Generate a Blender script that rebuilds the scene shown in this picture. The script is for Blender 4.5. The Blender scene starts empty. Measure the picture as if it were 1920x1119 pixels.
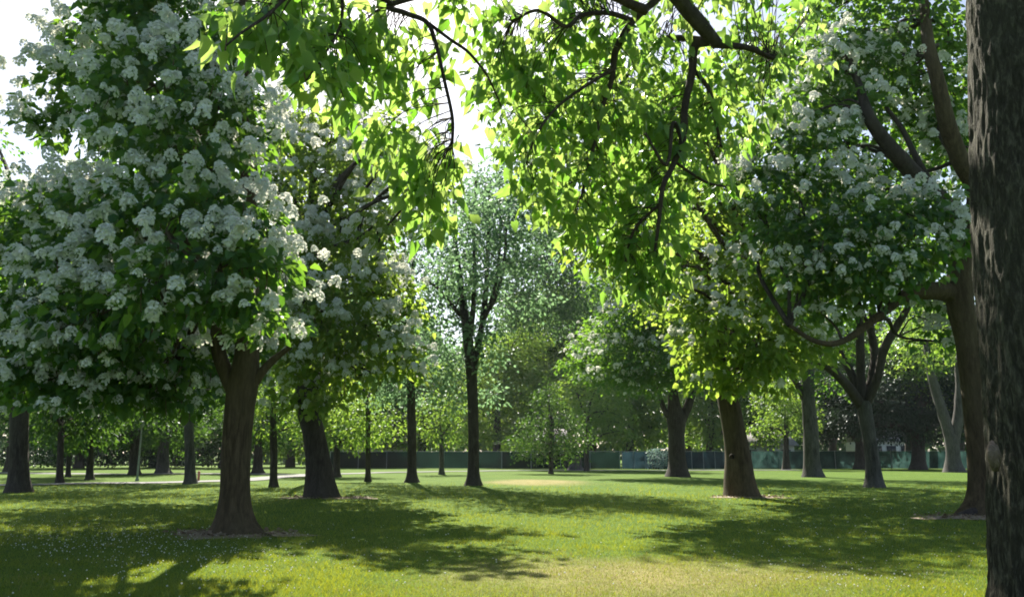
import bpy, math, random
import numpy as np
from math import radians as R

rng = np.random.default_rng(7)
random.seed(7)
scene = bpy.context.scene
COL = scene.collection

# ------------------------------------------------------------------ camera
F, CX, CY, HOR, EYE = 1493.0, 960.0, 559.5, 852.0, 1.6
PITCH = math.atan((HOR - CY) / F)
CP, SP = math.cos(PITCH), math.sin(PITCH)


def P(px, py, D):
    """world point on the sight line of photo pixel px,py at ground distance D"""
    u, v = px - CX, CY - py
    dx, dy, dz = u, -v * SP + F * CP, v * CP + F * SP
    s = D / dy
    return np.array([dx * s, D, EYE + dz * s])


def GD(py):
    """ground distance of photo row py"""
    v = CY - py
    dy, dz = -v * SP + F * CP, v * CP + F * SP
    return -EYE / dz * dy


def G(px, py):
    p = P(px, py, GD(py))
    p[2] = 0.0
    return p


def M(D):
    """metres per photo pixel at ground distance D"""
    return D / F * CP


cam = bpy.data.cameras.new('camera')
camo = bpy.data.objects.new('camera', cam)
COL.objects.link(camo)
camo.location = (0, 0, EYE)
camo.rotation_euler = (math.pi / 2 + PITCH, 0, 0)
cam.sensor_width = 36.0
cam.lens = 36.0 * F / 1920.0
cam.clip_end = 5000
cam.clip_start = 0.05
scene.camera = camo

# ------------------------------------------------------------------ light
SUN_EL, SUN_AZ = R(43), R(-12)      # azimuth from +Y towards +X
w = bpy.data.worlds.new('World')
scene.world = w
w.use_nodes = True
nt = w.node_tree
nt.nodes.clear()
sky = nt.nodes.new('ShaderNodeTexSky')
sky.sky_type = 'NISHITA'
sky.sun_disc = False
sky.sun_elevation = SUN_EL
sky.sun_rotation = SUN_AZ
sky.air_density = 1.0
sky.dust_density = 1.2
sky.ozone_density = 1.0
bg = nt.nodes.new('ShaderNodeBackground')
bg.inputs['Strength'].default_value = 0.060
wo = nt.nodes.new('ShaderNodeOutputWorld')
hs = nt.nodes.new('ShaderNodeHueSaturation')       # hazy summer sky: pale
hs.inputs['Saturation'].default_value = 0.85
nt.links.new(sky.outputs[0], hs.inputs['Color'])
nt.links.new(hs.outputs[0], bg.inputs[0])
nt.links.new(bg.outputs[0], wo.inputs[0])
sl = bpy.data.lights.new('sun', 'SUN')
sl.energy = 5.0
sl.angle = R(0.53)
sl.color = (1.0, 0.93, 0.78)
so = bpy.data.objects.new('sun', sl)
COL.objects.link(so)
# lamp shines along its -Z: point +Z at the sun
so.rotation_euler = (math.pi / 2 - SUN_EL, 0, math.pi - SUN_AZ)
so.location = (0, 60, 80)

scene.view_settings.view_transform = 'Standard'
scene.view_settings.look = 'None'
scene.view_settings.exposure = 1.58
scene.view_settings.gamma = 1.0
cy = scene.cycles
cy.max_bounces = 7
cy.diffuse_bounces = 4
cy.glossy_bounces = 2
cy.transmission_bounces = 5
cy.transparent_max_bounces = 4
cy.caustics_reflective = False
cy.caustics_refractive = False
cy.use_denoising = True
cy.filter_width = 1.8

# ------------------------------------------------------------------ object helpers


def tag(o, label=None, cat=None, group=None, kind=None):
    if label:
        o['label'] = label
    if cat:
        o['category'] = cat
    if group:
        o['group'] = group
    if kind:
        o['kind'] = kind
    return o


def thing(name, loc, label, cat, group=None):
    o = bpy.data.objects.new(name, None)
    o.empty_display_size = 0.2
    COL.objects.link(o)
    o.location = [float(c) for c in loc]
    return tag(o, label, cat, group)


def raw_mesh(name, V, Fc, mat, smooth=False, attrs=None):
    V = np.ascontiguousarray(V, dtype=np.float32)
    Fc = np.ascontiguousarray(Fc, dtype=np.int32)
    nf, k = Fc.shape
    me = bpy.data.meshes.new(name)
    me.vertices.add(len(V))
    me.vertices.foreach_set('co', V.ravel())
    me.loops.add(nf * k)
    me.loops.foreach_set('vertex_index', Fc.ravel())
    me.polygons.add(nf)
    me.polygons.foreach_set('loop_start', np.arange(nf, dtype=np.int32) * k)
    me.polygons.foreach_set('loop_total', np.full(nf, k, dtype=np.int32))
    if smooth:
        me.polygons.foreach_set('use_smooth', np.ones(nf, dtype=bool))
    if attrs:
        for an, av in attrs.items():
            a = me.attributes.new(an, 'FLOAT', 'FACE')
            a.data.foreach_set('value', np.ascontiguousarray(av, dtype=np.float32))
    me.update(calc_edges=True)
    if mat:
        me.materials.append(mat)
    return me


def part(name, V, Fc, mat, parent=None, smooth=False, attrs=None, label=None, kind=None):
    V = np.asarray(V, dtype=np.float64)
    if parent is not None:
        off = np.array(parent.location)
        q = parent.parent
        while q is not None:
            off = off + np.array(q.location)
            q = q.parent
        V = V - off
    me = raw_mesh(name, V, Fc, mat, smooth, attrs)
    o = bpy.data.objects.new(name, me)
    COL.objects.link(o)
    if parent is not None:
        o.parent = parent
    tag(o, label, None, None, kind)
    return o


class MB:
    """collects quads into one mesh"""

    def __init__(self):
        self.v, self.f, self.n = [], [], 0

    def add(self, V, Fc):
        self.v.append(np.asarray(V, float))
        self.f.append(np.asarray(Fc, int) + self.n)
        self.n += len(V)

    def box(self, lo, hi):
        x0, y0, z0 = lo
        x1, y1, z1 = hi
        V = [(x0, y0, z0), (x1, y0, z0), (x1, y1, z0), (x0, y1, z0), (x0, y0, z1), (x1, y0, z1), (x1, y1, z1), (x0, y1, z1)]
        self.add(V, [(0, 3, 2, 1), (4, 5, 6, 7), (0, 1, 5, 4), (1, 2, 6, 5), (2, 3, 7, 6), (3, 0, 4, 7)])

    def build(self, name, mat, parent=None, **k):
        return part(name, np.vstack(self.v), np.vstack(self.f), mat, parent, **k)


# ------------------------------------------------------------------ noise (numpy value noise)


def _h(ix, iy, iz, s):
    n = (ix * 374761393 + iy * 668265263 + iz * 2147483647 + s * 1274126177) & 0xFFFFFFFF
    n = ((n ^ (n >> 13)) * 1274126177) & 0xFFFFFFFF
    n = n ^ (n >> 16)
    return (n & 0xFFFF) / 65535.0


def vnoise(p, s=0):
    p = np.asarray(p, float)
    i = np.floor(p).astype(np.int64)
    f = p - i
    f = f * f * (3 - 2 * f)
    out = 0
    for dx in (0, 1):
        for dy in (0, 1):
            for dz in (0, 1):
                wgt = (f[:, 0] if dx else 1 - f[:, 0]) * (f[:, 1] if dy else 1 - f[:, 1]) * (f[:, 2] if dz else 1 - f[:, 2])
                out = out + wgt * _h(i[:, 0] + dx, i[:, 1] + dy, i[:, 2] + dz, s)
    return out


def unit(v):
    return v / np.maximum(np.linalg.norm(v, axis=-1, keepdims=True), 1e-9)


# ------------------------------------------------------------------ materials


class N:
    def __init__(self, name):
        self.m = bpy.data.materials.new(name)
        self.m.use_nodes = True
        self.t = self.m.node_tree
        self.t.nodes.clear()
        self.out = self.t.nodes.new('ShaderNodeOutputMaterial')

    def n(self, typ, **k):
        x = self.t.nodes.new(typ)
        for a, b in k.items():
            setattr(x, a, b)
        return x

    def l(self, a, b):
        self.t.links.new(a, b)

    def set(self, node, **k):
        for a, b in k.items():
            node.inputs[a.replace('_', ' ')].default_value = b

    def ramp(self, src, stops):
        r = self.n('ShaderNodeValToRGB')
        e = r.color_ramp.elements
        while len(e) < len(stops):
            e.new(0.5)
        for x, (p, c) in zip(e, stops):
            x.position = p
            x.color = (*c, 1)
        self.l(src, r.inputs[0])
        return r.outputs[0]

    def noise(self, scale, detail=4, rough=0.55, vec=None, dist=0.0):
        x = self.n('ShaderNodeTexNoise')
        x.inputs['Scale'].default_value = scale
        x.inputs['Detail'].default_value = detail
        x.inputs['Roughness'].default_value = rough
        x.inputs['Distortion'].default_value = dist
        if vec is not None:
            self.l(vec, x.inputs['Vector'])
        return x.outputs['Fac']

    def mapped(self, scale, coord='Object'):
        tc = self.n('ShaderNodeTexCoord')
        mp = self.n('ShaderNodeMapping')
        mp.inputs['Scale'].default_value = scale
        self.l(tc.outputs[coord], mp.inputs['Vector'])
        return mp.outputs[0]

    def mix(self, fac, a, b, mode='MIX'):
        x = self.n('ShaderNodeMix', data_type='RGBA', blend_type=mode)
        for s, val in ((0, fac), (6, a), (7, b)):
            if hasattr(val, 'node'):
                self.l(val, x.inputs[s])
            elif s == 0:
                x.inputs[0].default_value = val
            else:
                x.inputs[s].default_value = (*val, 1)
        return x.outputs[2]

    def math(self, op, a, b=0.0, c=None, clamp=False):
        x = self.n('ShaderNodeMath', operation=op, use_clamp=clamp)
        for i, val in enumerate((a, b) if c is None else (a, b, c)):
            if hasattr(val, 'node'):
                self.l(val, x.inputs[i])
            else:
                x.inputs[i].default_value = val
        return x.outputs[0]


def leaf_mat(name, d0, d1, t0, t1, trans=0.5, gloss=0.06, rough=0.45, sheen=0.035):
    """thin leaf: diffuse + translucent + a little sheen, tint varies leaf by leaf"""
    m = N(name)
    at = m.n('ShaderNodeAttribute', attribute_name='tint')
    f = at.outputs['Fac']
    cd = m.mix(f, d0, d1)
    ct = m.mix(f, t0, t1)
    a = m.n('ShaderNodeBsdfDiffuse')
    b = m.n('ShaderNodeBsdfTranslucent')
    m.l(cd, a.inputs['Color'])
    m.l(ct, b.inputs['Color'])
    mx = m.n('ShaderNodeMixShader')
    mx.inputs[0].default_value = trans
    m.l(a.outputs[0], mx.inputs[1])
    m.l(b.outputs[0], mx.inputs[2])
    g = m.n('ShaderNodeBsdfGlossy')
    g.inputs['Roughness'].default_value = rough
    g.inputs['Color'].default_value = (0.9, 0.95, 1, 1)
    m2 = m.n('ShaderNodeMixShader')
    lw = m.n('ShaderNodeLayerWeight')
    lw.inputs['Blend'].default_value = 0.35
    m.l(m.math('MULTIPLY_ADD', m.math('POWER', lw.outputs['Facing'], 2.5), sheen, gloss), m2.inputs[0])
    m.l(mx.outputs[0], m2.inputs[1])
    m.l(g.outputs[0], m2.inputs[2])
    m.l(m2.outputs[0], m.out.inputs[0])
    return m.m


def bark_mat(name, dark, mid, light, zs=1.6, sc=9.0, bump=0.6, moss=None):
    m = N(name)
    v = m.mapped((sc, sc, zs))
    n1 = m.noise(1.0, 5, 0.62, v, 0.6)
    v2 = m.mapped((1.1, 1.1, 0.7))
    n2 = m.noise(1.0, 3, 0.5, v2)
    v3 = m.mapped((sc * 3.2, sc * 3.2, zs * 4))
    n3 = m.noise(1.0, 3, 0.6, v3)
    c = m.ramp(n1, [(0.30, dark), (0.50, mid), (0.72, light)])
    c = m.mix(m.ramp(n2, [(0.35, (0, 0, 0)), (0.75, (0.6, 0.6, 0.6))]), c, moss or light)
    c = m.mix(0.45, c, m.ramp(n3, [(0.3, (0.35, 0.35, 0.35)), (0.7, (1, 1, 1))]), 'MULTIPLY')
    p = m.n('ShaderNodeBsdfPrincipled')
    m.l(c, p.inputs['Base Color'])
    p.inputs['Roughness'].default_value = 0.92
    p.inputs['Specular IOR Level'].default_value = 0.2
    bp = m.n('ShaderNodeBump')
    bp.inputs['Strength'].default_value = bump
    bp.inputs['Distance'].default_value = 0.03
    m.l(m.math('ADD', n1, m.math('MULTIPLY', n3, 0.4)), bp.inputs['Height'])
    m.l(bp.outputs[0], p.inputs['Normal'])
    m.l(p.outputs[0], m.out.inputs[0])
    return m.m


def plain_mat(name, c0, c1, scale=3.0, rough=0.8, stretch=(1, 1, 1)):
    m = N(name)
    n1 = m.noise(scale, 4, 0.6, m.mapped(stretch))
    p = m.n('ShaderNodeBsdfPrincipled')
    m.l(m.ramp(n1, [(0.3, c0), (0.7, c1)]), p.inputs['Base Color'])
    p.inputs['Roughness'].default_value = rough
    p.inputs['Specular IOR Level'].default_value = 0.25
    m.l(p.outputs[0], m.out.inputs[0])
    return m.m


LEAF = {
    'catalpa': leaf_mat('catalpa_leaf', (0.020, 0.068, 0.026), (0.044, 0.118, 0.034), (0.11, 0.29, 0.020), (0.27, 0.46, 0.045), 0.48, 0.025),
    'overhang': leaf_mat('catalpa_leaf_thin', (0.036, 0.100, 0.020), (0.072, 0.155, 0.032), (0.15, 0.38, 0.022), (0.50, 0.66, 0.16), 0.60, 0.012, 0.36, 0.36),
    'sun_tinted': leaf_mat('sun_tinted_leaf', (0.045, 0.11, 0.024), (0.08, 0.155, 0.036), (0.22, 0.40, 0.03), (0.46, 0.58, 0.09), 0.56, 0.02),  # lighter yellow green leaf, sunlit look of some crowns put into the colour
    'wood': leaf_mat('hazy_wood_leaf', (0.040, 0.090, 0.045), (0.065, 0.13, 0.055), (0.11, 0.24, 0.07), (0.20, 0.35, 0.09), 0.48, 0.02),  # blue green tone carries the distance haze in the leaf colour
    'bright': leaf_mat('bright_leaf', (0.055, 0.125, 0.028), (0.10, 0.18, 0.04), (0.18, 0.35, 0.035), (0.36, 0.50, 0.07), 0.48, 0.03),
    'cool': leaf_mat('hazy_cottonwood_leaf', (0.05, 0.11, 0.07), (0.085, 0.155, 0.09), (0.17, 0.32, 0.14), (0.27, 0.43, 0.20), 0.52, 0.03, 0.4),  # bluish tint is air haze put into the leaf colour
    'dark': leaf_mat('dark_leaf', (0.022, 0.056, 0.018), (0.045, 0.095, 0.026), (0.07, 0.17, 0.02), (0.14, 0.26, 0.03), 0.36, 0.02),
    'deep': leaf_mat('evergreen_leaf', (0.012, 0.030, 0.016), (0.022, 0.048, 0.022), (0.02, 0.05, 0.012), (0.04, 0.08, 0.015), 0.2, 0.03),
    'pale_teal': leaf_mat('pale_teal_leaf', (0.22, 0.33, 0.30), (0.34, 0.45, 0.42), (0.25, 0.36, 0.30), (0.3, 0.42, 0.36), 0.35, 0.06),  # much paler and bluer than the other foliage
    'blossom': leaf_mat('blossom_petal', (0.70, 0.76, 0.77), (0.82, 0.85, 0.84), (0.70, 0.72, 0.62), (0.80, 0.78, 0.70), 0.32, 0.02),
    'pod': leaf_mat('seed_pod_skin', (0.09, 0.055, 0.035), (0.16, 0.10, 0.06), (0.1, 0.05, 0.03), (0.14, 0.08, 0.04), 0.1, 0.03),
    'husk': leaf_mat('dry_husk', (0.11, 0.075, 0.05), (0.36, 0.29, 0.22), (0.1, 0.06, 0.04), (0.2, 0.15, 0.1), 0.15, 0.02),
    'clover': leaf_mat('clover_head', (0.70, 0.72, 0.70), (0.85, 0.85, 0.82), (0.6, 0.6, 0.5), (0.7, 0.7, 0.6), 0.25, 0.02),
    'grass': leaf_mat('grass_blade', (0.034, 0.106, 0.014), (0.072, 0.158, 0.020), (0.20, 0.29, 0.012), (0.40, 0.405, 0.025), 0.48, 0.03),
    'straw': leaf_mat('straw_blade', (0.22, 0.20, 0.07), (0.34, 0.27, 0.13), (0.26, 0.24, 0.07), (0.34, 0.28, 0.12), 0.35, 0.02),
}
BARK = {
    'near': bark_mat('furrowed_bark', (0.010, 0.009, 0.007), (0.036, 0.033, 0.025), (0.15, 0.145, 0.11), 8.0, 30, 1.0, (0.06, 0.063, 0.042)),
    'brown': bark_mat('brown_bark', (0.030, 0.022, 0.014), (0.075, 0.056, 0.035), (0.13, 0.10, 0.065), 1.8, 11, 0.6, (0.10, 0.085, 0.05)),
    'dark': bark_mat('dark_bark', (0.018, 0.015, 0.014), (0.045, 0.038, 0.036), (0.085, 0.075, 0.07), 1.8, 9, 0.6),
    'grey': bark_mat('grey_bark', (0.028, 0.027, 0.027), (0.066, 0.064, 0.063), (0.135, 0.13, 0.126), 1.6, 8, 0.6),
    'twig': bark_mat('twig_bark', (0.018, 0.013, 0.011), (0.04, 0.03, 0.025), (0.07, 0.055, 0.045), 3, 14, 0.3),
}

# ------------------------------------------------------------------ tubes


def catmull(pts, sub):
    pts = np.asarray(pts, float)
    ext = np.vstack([2 * pts[0] - pts[1], pts, 2 * pts[-1] - pts[-2]])
    out = []
    for i in range(1, len(ext) - 2):
        p0, p1, p2, p3 = ext[i - 1:i + 3]
        for t in np.linspace(0, 1, sub, endpoint=False):
            out.append(0.5 * ((2 * p1) + (-p0 + p2) * t + (2 * p0 - 5 * p1 + 4 * p2 - p3) * t * t + (-p0 + 3 * p1 - 3 * p2 + p3) * t ** 3))
    out.append(pts[-1])
    return np.array(out)


def tube(pts, rad, sides=10, sub=5, bump=0.05, seed=0, flare=0.0, lobes=5, zfreq=1.2):
    """tapered limb along pts, radii rad; returns V, quads (open ends, top closed to a point ring)"""
    c4 = catmull(np.column_stack([np.asarray(pts, float), np.asarray(rad, float)]), sub)
    C, r = c4[:, :3], np.maximum(c4[:, 3], 0.002)
    T = unit(np.gradient(C, axis=0))
    ref = np.array([1.0, 0.0, 0.0]) if abs(T[0][0]) < 0.8 else np.array([0, 1.0, 0])
    U = np.zeros_like(C)
    u = ref
    for i in range(len(C)):
        u = u - T[i] * np.dot(u, T[i])
        u = u / np.linalg.norm(u)
        U[i] = u
    W = np.cross(T, U)
    th = np.linspace(0, 2 * np.pi, sides, endpoint=False)
    L = np.concatenate([[0], np.cumsum(np.linalg.norm(np.diff(C, axis=0), axis=1))])
    ct, st = np.cos(th)[None, :], np.sin(th)[None, :]
    rr = np.repeat(r[:, None], sides, 1)
    if bump:
        q = np.stack([np.repeat(ct, len(C), 0) * 1.6 + seed, np.repeat(st, len(C), 0) * 1.6, np.repeat(L[:, None], sides, 1) * zfreq], -1).reshape(-1, 3)
        rr = rr * (1 + bump * (2 * vnoise(q, seed).reshape(rr.shape) - 1))
    if flare:
        h = np.repeat(L[:, None], sides, 1)
        lob = 0.55 + 0.45 * np.cos(lobes * th[None, :] + seed) * np.cos(2 * th[None, :] + 2.1 * seed)
        rr = rr * (1 + flare * np.exp(-h / (1.3 * r[0])) * lob)
    V = C[:, None, :] + rr[..., None] * (ct[..., None] * U[:, None, :] + st[..., None] * W[:, None, :])
    V = V.reshape(-1, 3)
    n, s = len(C), sides
    i, j = np.meshgrid(np.arange(n - 1), np.arange(s), indexing='ij')
    a = i * s + j
    b = i * s + (j + 1) % s
    Fc = np.stack([a, b, b + s, a + s], -1).reshape(-1, 4)
    return V, Fc


# ------------------------------------------------------------------ leaves


def tpl_heart():
    o = [(0, .06), (-.24, -.04), (-.36, .20), (-.23, .60), (0, 1.08), (.23, .60), (.36, .20), (.24, -.04), (0, .32), (0, .66)]
    V = np.array([(u, v, 0.42 * abs(u) - 0.38 * v * v) for u, v in o])
    T = [(0, 2, 1), (0, 8, 2), (8, 3, 2), (8, 9, 3), (9, 4, 3), (0, 7, 6), (0, 6, 8), (8, 6, 5), (8, 5, 9), (9, 5, 4)]
    return V, np.array(T)


def tpl_hex():
    o = [(0, 0), (-.40, .20), (-.28, .62), (0, 1.0), (.28, .62), (.40, .20)]
    V = np.array([(u, v, 0.30 * abs(u) - 0.22 * v * v) for u, v in o])
    return V, np.array([(0, 2, 1), (0, 3, 2), (0, 4, 3), (0, 5, 4)])


def tpl_kite():
    o = [(0, 0), (-.36, .42), (0, 1.0), (.36, .42)]
    V = np.array([(u, v, 0.35 * abs(u)) for u, v in o])
    return V, np.array([(0, 2, 1), (0, 3, 2)])


TPL = {'heart': tpl_heart(), 'hex': tpl_hex(), 'kite': tpl_kite()}


def leaf_arrays(pos, axis, size, tpl, r, up=0.5):
    """pos,axis (N,3); size (N,) -> V,F,tint"""
    tv, tf = TPL[tpl]
    n = len(pos)
    axis = unit(axis)
    nn = unit(r.normal(size=(n, 3)) + np.array([0, 0, up * 2]))
    nn = unit(nn - axis * np.sum(nn * axis, 1, keepdims=True))
    uu = np.cross(axis, nn)
    wd = r.uniform(0.85, 1.1, n)
    V = pos[:, None, :] + size[:, None, None] * (
        tv[None, :, 0:1] * uu[:, None, :] * wd[:, None, None] + tv[None, :, 1:2] * axis[:, None, :] + tv[None, :, 2:3] * nn[:, None, :])
    Fc = tf[None] + (np.arange(n) * len(tv))[:, None, None]
    tint = np.repeat(np.clip(r.normal(0.5, 0.24, n), 0, 1), len(tf))
    return V.reshape(-1, 3), Fc.reshape(-1, 3), tint


def sprays_on(clumps, dens, r, low_keep=0.55, inner=0.5, core=0.55):
    """spray centres + outward directions over ellipsoid boughs (c, (rx,ry,rz))"""
    C = np.array([c for c, _ in clumps])
    S = np.array([s for _, s in clumps])
    out_p, out_d = [], []
    for k, (c, s) in enumerate(clumps):
        a, b, d = s
        area = 4 * np.pi * (((a * b) ** 1.6 + (a * d) ** 1.6 + (b * d) ** 1.6) / 3) ** (1 / 1.6)
        n = max(6, int(area * dens))
        q = unit(r.normal(size=(n, 3)))
        q = q[(q[:, 2] > -0.25) | (r.random(len(q)) < low_keep)]
        rad = 1 - inner * r.random(len(q)) ** 2 + 0.10 * r.normal(size=len(q))
        p = c + q * s * rad[:, None]
        ins = np.zeros(len(p), bool)
        for j in range(len(C)):
            if j != k:
                ins |= np.sum(((p - C[j]) / S[j]) ** 2, 1) < core
        keep = ~ins | (r.random(len(p)) < 0.25)
        out_p.append(p[keep])
        out_d.append(unit(q[keep] / s))
    return np.vstack(out_p), np.vstack(out_d)


def spray_leaves(p, d, per, spread, size, r, droop=0.55):
    n = len(p)
    a = d * np.array([1, 1, 0.45]) + np.array([0, 0, -0.15])
    a = np.repeat(unit(a), per, 0)
    off = r.normal(size=(n * per, 3)) * np.array([1, 1, 0.5]) * spread
    off += a * (r.uniform(-0.6, 0.9, n * per) * spread)[:, None]
    ax = a * 0.55 + unit(off) * 0.8 + np.array([0, 0, -droop]) + 0.25 * r.normal(size=off.shape)
    sz = size * r.uniform(0.65, 1.25, n * per)
    return np.repeat(p, per, 0) + off, ax, sz


# blossom clusters (upright heads of small trumpet flowers)


def blossom_template(n, rad, hgt, fs, r):
    V, Fc = [], []
    for i in range(n):
        t = (i + 0.5) / n
        ph = i * 2.39996 + r.uniform(-.3, .3)
        z = hgt * t
        rr = rad * math.sqrt(max(0.0, 1 - t ** 1.5)) * r.uniform(0.8, 1.1)
        c = np.array([rr * math.cos(ph), rr * math.sin(ph), z])
        o = unit(np.array([math.cos(ph) * (1.1 - t), math.sin(ph) * (1.1 - t), 0.35 + t * 0.6]) + 0.3 * r.normal(size=3))
        u = unit(np.cross(o, [0.3, 0.2, 1.0]))
        v = np.cross(o, u)
        b = len(V)
        V.append(c - o * fs * 0.7)
        for k in range(5):
            ang = k * 2 * math.pi / 5 + r.uniform(-.2, .2)
            V.append(c + fs * r.uniform(0.8, 1.2) * (math.cos(ang) * u + math.sin(ang) * v) + o * fs * r.uniform(-.1, .3))
        for k in range(5):
            Fc.append((b, b + 1 + k, b + 1 + (k + 1) % 5))
    return np.array(V), np.array(Fc)


BT = [blossom_template(34, 0.135, 0.21, 0.040, rng) for _ in range(6)]
BTF = [blossom_template(12, 0.14, 0.21, 0.066, rng) for _ in range(4)]
BT_ME = [raw_mesh('blossom', v, f, LEAF['blossom'], attrs={'tint': np.repeat(rng.random(len(f) // 5), 5)}) for v, f in BT]


def blossoms(tree, pos, r, near_parts=0, far=False, scale=1.0):
    pos = np.asarray(pos)
    if near_parts:
        v = pos - np.array([0, 0, EYE])
        dist = np.linalg.norm(v, axis=1)
        dep = v[:, 1] * CP + v[:, 2] * SP
        sx = CX + F * v[:, 0] / dep
        sy = CY - F * (-v[:, 1] * SP + v[:, 2] * CP) / dep
        inside = (sx > 10) & (sx < 1800) & (sy > 10) & (sy < 1100)
        order = np.argsort(np.where(inside, dist, 1e6))
        first, rest = order[:near_parts], order[near_parts:]
        base = np.array(tree.location)
        for i in first:
            o = bpy.data.objects.new('blossom', BT_ME[int(r.integers(len(BT_ME)))])
            COL.objects.link(o)
            o.parent = tree
            o.location = pos[i] - base
            s = scale * r.uniform(0.6, 1.3)
            o.scale = (s, s, s * r.uniform(0.8, 1.1))
            o.rotation_euler = (r.normal() * 0.35, r.normal() * 0.35, r.uniform(0, 6.28))
    else:
        rest = np.arange(len(pos))
    T = BTF if far else BT
    VV, FF, TT, n0 = [], [], [], 0
    for i in rest:
        v, f = T[int(r.integers(len(T)))]
        a, b, c = r.normal() * 0.35, r.normal() * 0.35, r.uniform(0, 6.28)
        ca, sa, cc, sc = math.cos(a), math.sin(a), math.cos(c), math.sin(c)
        cb, sb = math.cos(b), math.sin(b)
        RX = np.array([[1, 0, 0], [0, ca, -sa], [0, sa, ca]])
        RY = np.array([[cb, 0, sb], [0, 1, 0], [-sb, 0, cb]])
        RZ = np.array([[cc, -sc, 0], [sc, cc, 0], [0, 0, 1]])
        s = scale * r.uniform(0.6, 1.3)
        VV.append(v @ (RX @ RY @ RZ).T * s + pos[i])
        FF.append(f + n0)
        TT.append(np.full(len(f), r.random()))
        n0 += len(v)
    if VV:
        part('blossoms', np.vstack(VV), np.vstack(FF), LEAF['blossom'], tree, attrs={'tint': np.concatenate(TT)}, kind='stuff')


def heads(p, d, clumps, r, prob, noise_s, seed, thr, out, per=2, ymax=.3, zmax=99.):
    C = np.array([c for c, _ in clumps])
    S = np.array([s for _, s in clumps])
    ok = (d[:, 2] > np.where(d[:, 1] < -.15, -.75, -.35)) & (r.random(len(d)) < prob) & ((d[:, 1] < ymax) | (d[:, 2] > .6)) & (p[:, 2] < zmax) & (vnoise(p * noise_s, seed) > thr)
    q, e = p[ok], d[ok]
    tip = q + e * out
    inside = np.zeros(len(q), int)
    for j in range(len(C)):
        inside += np.sum(((tip - C[j]) / (S[j] * 1.02)) ** 2, 1) < 1
    tip, e = tip[inside <= 0], e[inside <= 0]
    o = np.repeat(tip, per, 0) + r.normal(size=(len(tip) * per, 3)) * np.array([.33, .33, .10]) * (per > 1) + np.repeat(e, per, 0) * .06
    return o


def pods(tree, pos, r, length=0.38, thick=0.011):
    VV, FF, n0 = [], [], 0
    for p in pos:
        L = length * r.uniform(0.6, 1.25)
        x, y = r.normal(size=2) * 0.05
        t = thick * r.uniform(0.8, 1.3)
        pts = [p, p + np.array([x * .5, y * .5, -L * .5]), p + np.array([x * 1.3, y * 1.3, -L])]
        V, Fc = tube(pts, [t * .7, t, t * .4], 4, 2, 0)
        VV.append(V)
        FF.append(Fc + n0)
        n0 += len(V)
    Fq = np.vstack(FF)
    part('seed_pods', np.vstack(VV), Fq, LEAF['pod'], tree, attrs={'tint': r.random(len(Fq))}, kind='stuff')


def limbs_to(tree, anchors, clumps, r, rad, mat, name='bough'):
    """a curved bough with side twigs from the trunk to each leafy mass, each bough a part"""
    A = np.array(anchors)
    for c, s in clumps:
        mb = MB()
        dz = c[2] - A[:, 2]
        sc = np.linalg.norm(A - c, axis=1) + np.where(dz < 0.3, 4.0, 0)
        a = A[int(np.argmin(sc))]
        L = np.linalg.norm(c - a)
        m1 = a + (c - a) * 0.35 + np.array([0, 0, 0.10 * L]) + r.normal(size=3) * 0.06 * L
        m2 = a + (c - a) * 0.72 + np.array([0, 0, 0.08 * L]) + r.normal(size=3) * 0.07 * L
        rr = rad * min(1.0, 0.35 + L * 0.08)
        mb.add(*tube([a, m1, m2, c], [rr, rr * .75, rr * .5, rr * .3], 7, 4, 0.08, int(r.integers(1000))))
        for k in range(3):
            e = c + unit(r.normal(size=3)) * s * 0.8
            mb.add(*tube([m2 if k else c, (m2 + e) / 2 + r.normal(size=3) * 0.05 * L, e], [rr * .35, rr * .25, rr * .1], 5, 3, 0.05, int(r.integers(1000))))
        mb.build(name, mat, tree, smooth=True)


def clump_px(lst, D):
    """(px, py, rx, ry, dd[, depth radius]) photo pixels at D+dd -> world ellipsoids"""
    o = []
    for c in lst:
        px, py, rx, ry, dd = c[:5]
        d = D + dd
        m = M(d)
        rd = c[5] if len(c) > 5 else 0.5 * (rx + ry) * m * 1.15
        o.append((P(px, py, d), np.array([rx * m, rd, ry * m])))
    return o


def trunk_path(lst, D):
    """(px,py,radius px[,dd]) -> points, radii"""
    pts, rad = [], []
    for c in lst:
        d = D + (c[3] if len(c) > 3 else 0)
        pts.append(P(c[0], c[1], d))
        rad.append(c[2] * M(d))
    return pts, rad


def crown(tree, clumps, mat, r, dens, per, spread, size, tpl, name='crown', low_keep=.55, inner=.5, droop=.55, up=.5):
    p, d = sprays_on(clumps, dens, r, low_keep, inner)
    lp, la, ls = spray_leaves(p, d, per, spread, size, r, droop)
    V, Fc, t = leaf_arrays(lp, la, ls, tpl, r, up)
    part(name, V, Fc, LEAF[mat], tree, attrs={'tint': t})
    return p, d


# ================================================================== SETTING
def gz(x, y):
    """gentle swell of the lawn"""
    return 0.035 * np.sin(x * 0.31 + 0.7) * np.sin(y * 0.23 + 1.3) + 0.02 * np.sin(x * 0.9 + y * 0.5)


def axis_grid(near, far, n1, n2):
    a = np.linspace(-near, near, n1)
    b = near * (far / near) ** (np.linspace(0, 1, n2)[1:])
    return np.concatenate([-b[::-1], a, b])


gx = axis_grid(60, 1500, 161, 14)
gy = axis_grid(60, 1500, 161, 14)
X, Y = np.meshgrid(gx, gy)
fade = np.exp(-(X ** 2 + Y ** 2) / 80 ** 2)
V = np.stack([X, Y, gz(X, Y) * fade], -1).reshape(-1, 3)
nx = len(gx)
i, j = np.meshgrid(np.arange(len(gy) - 1), np.arange(nx - 1), indexing='ij')
a = i * nx + j
GF = np.stack([a, a + 1, a + nx + 1, a + nx], -1).reshape(-1, 4)


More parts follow.
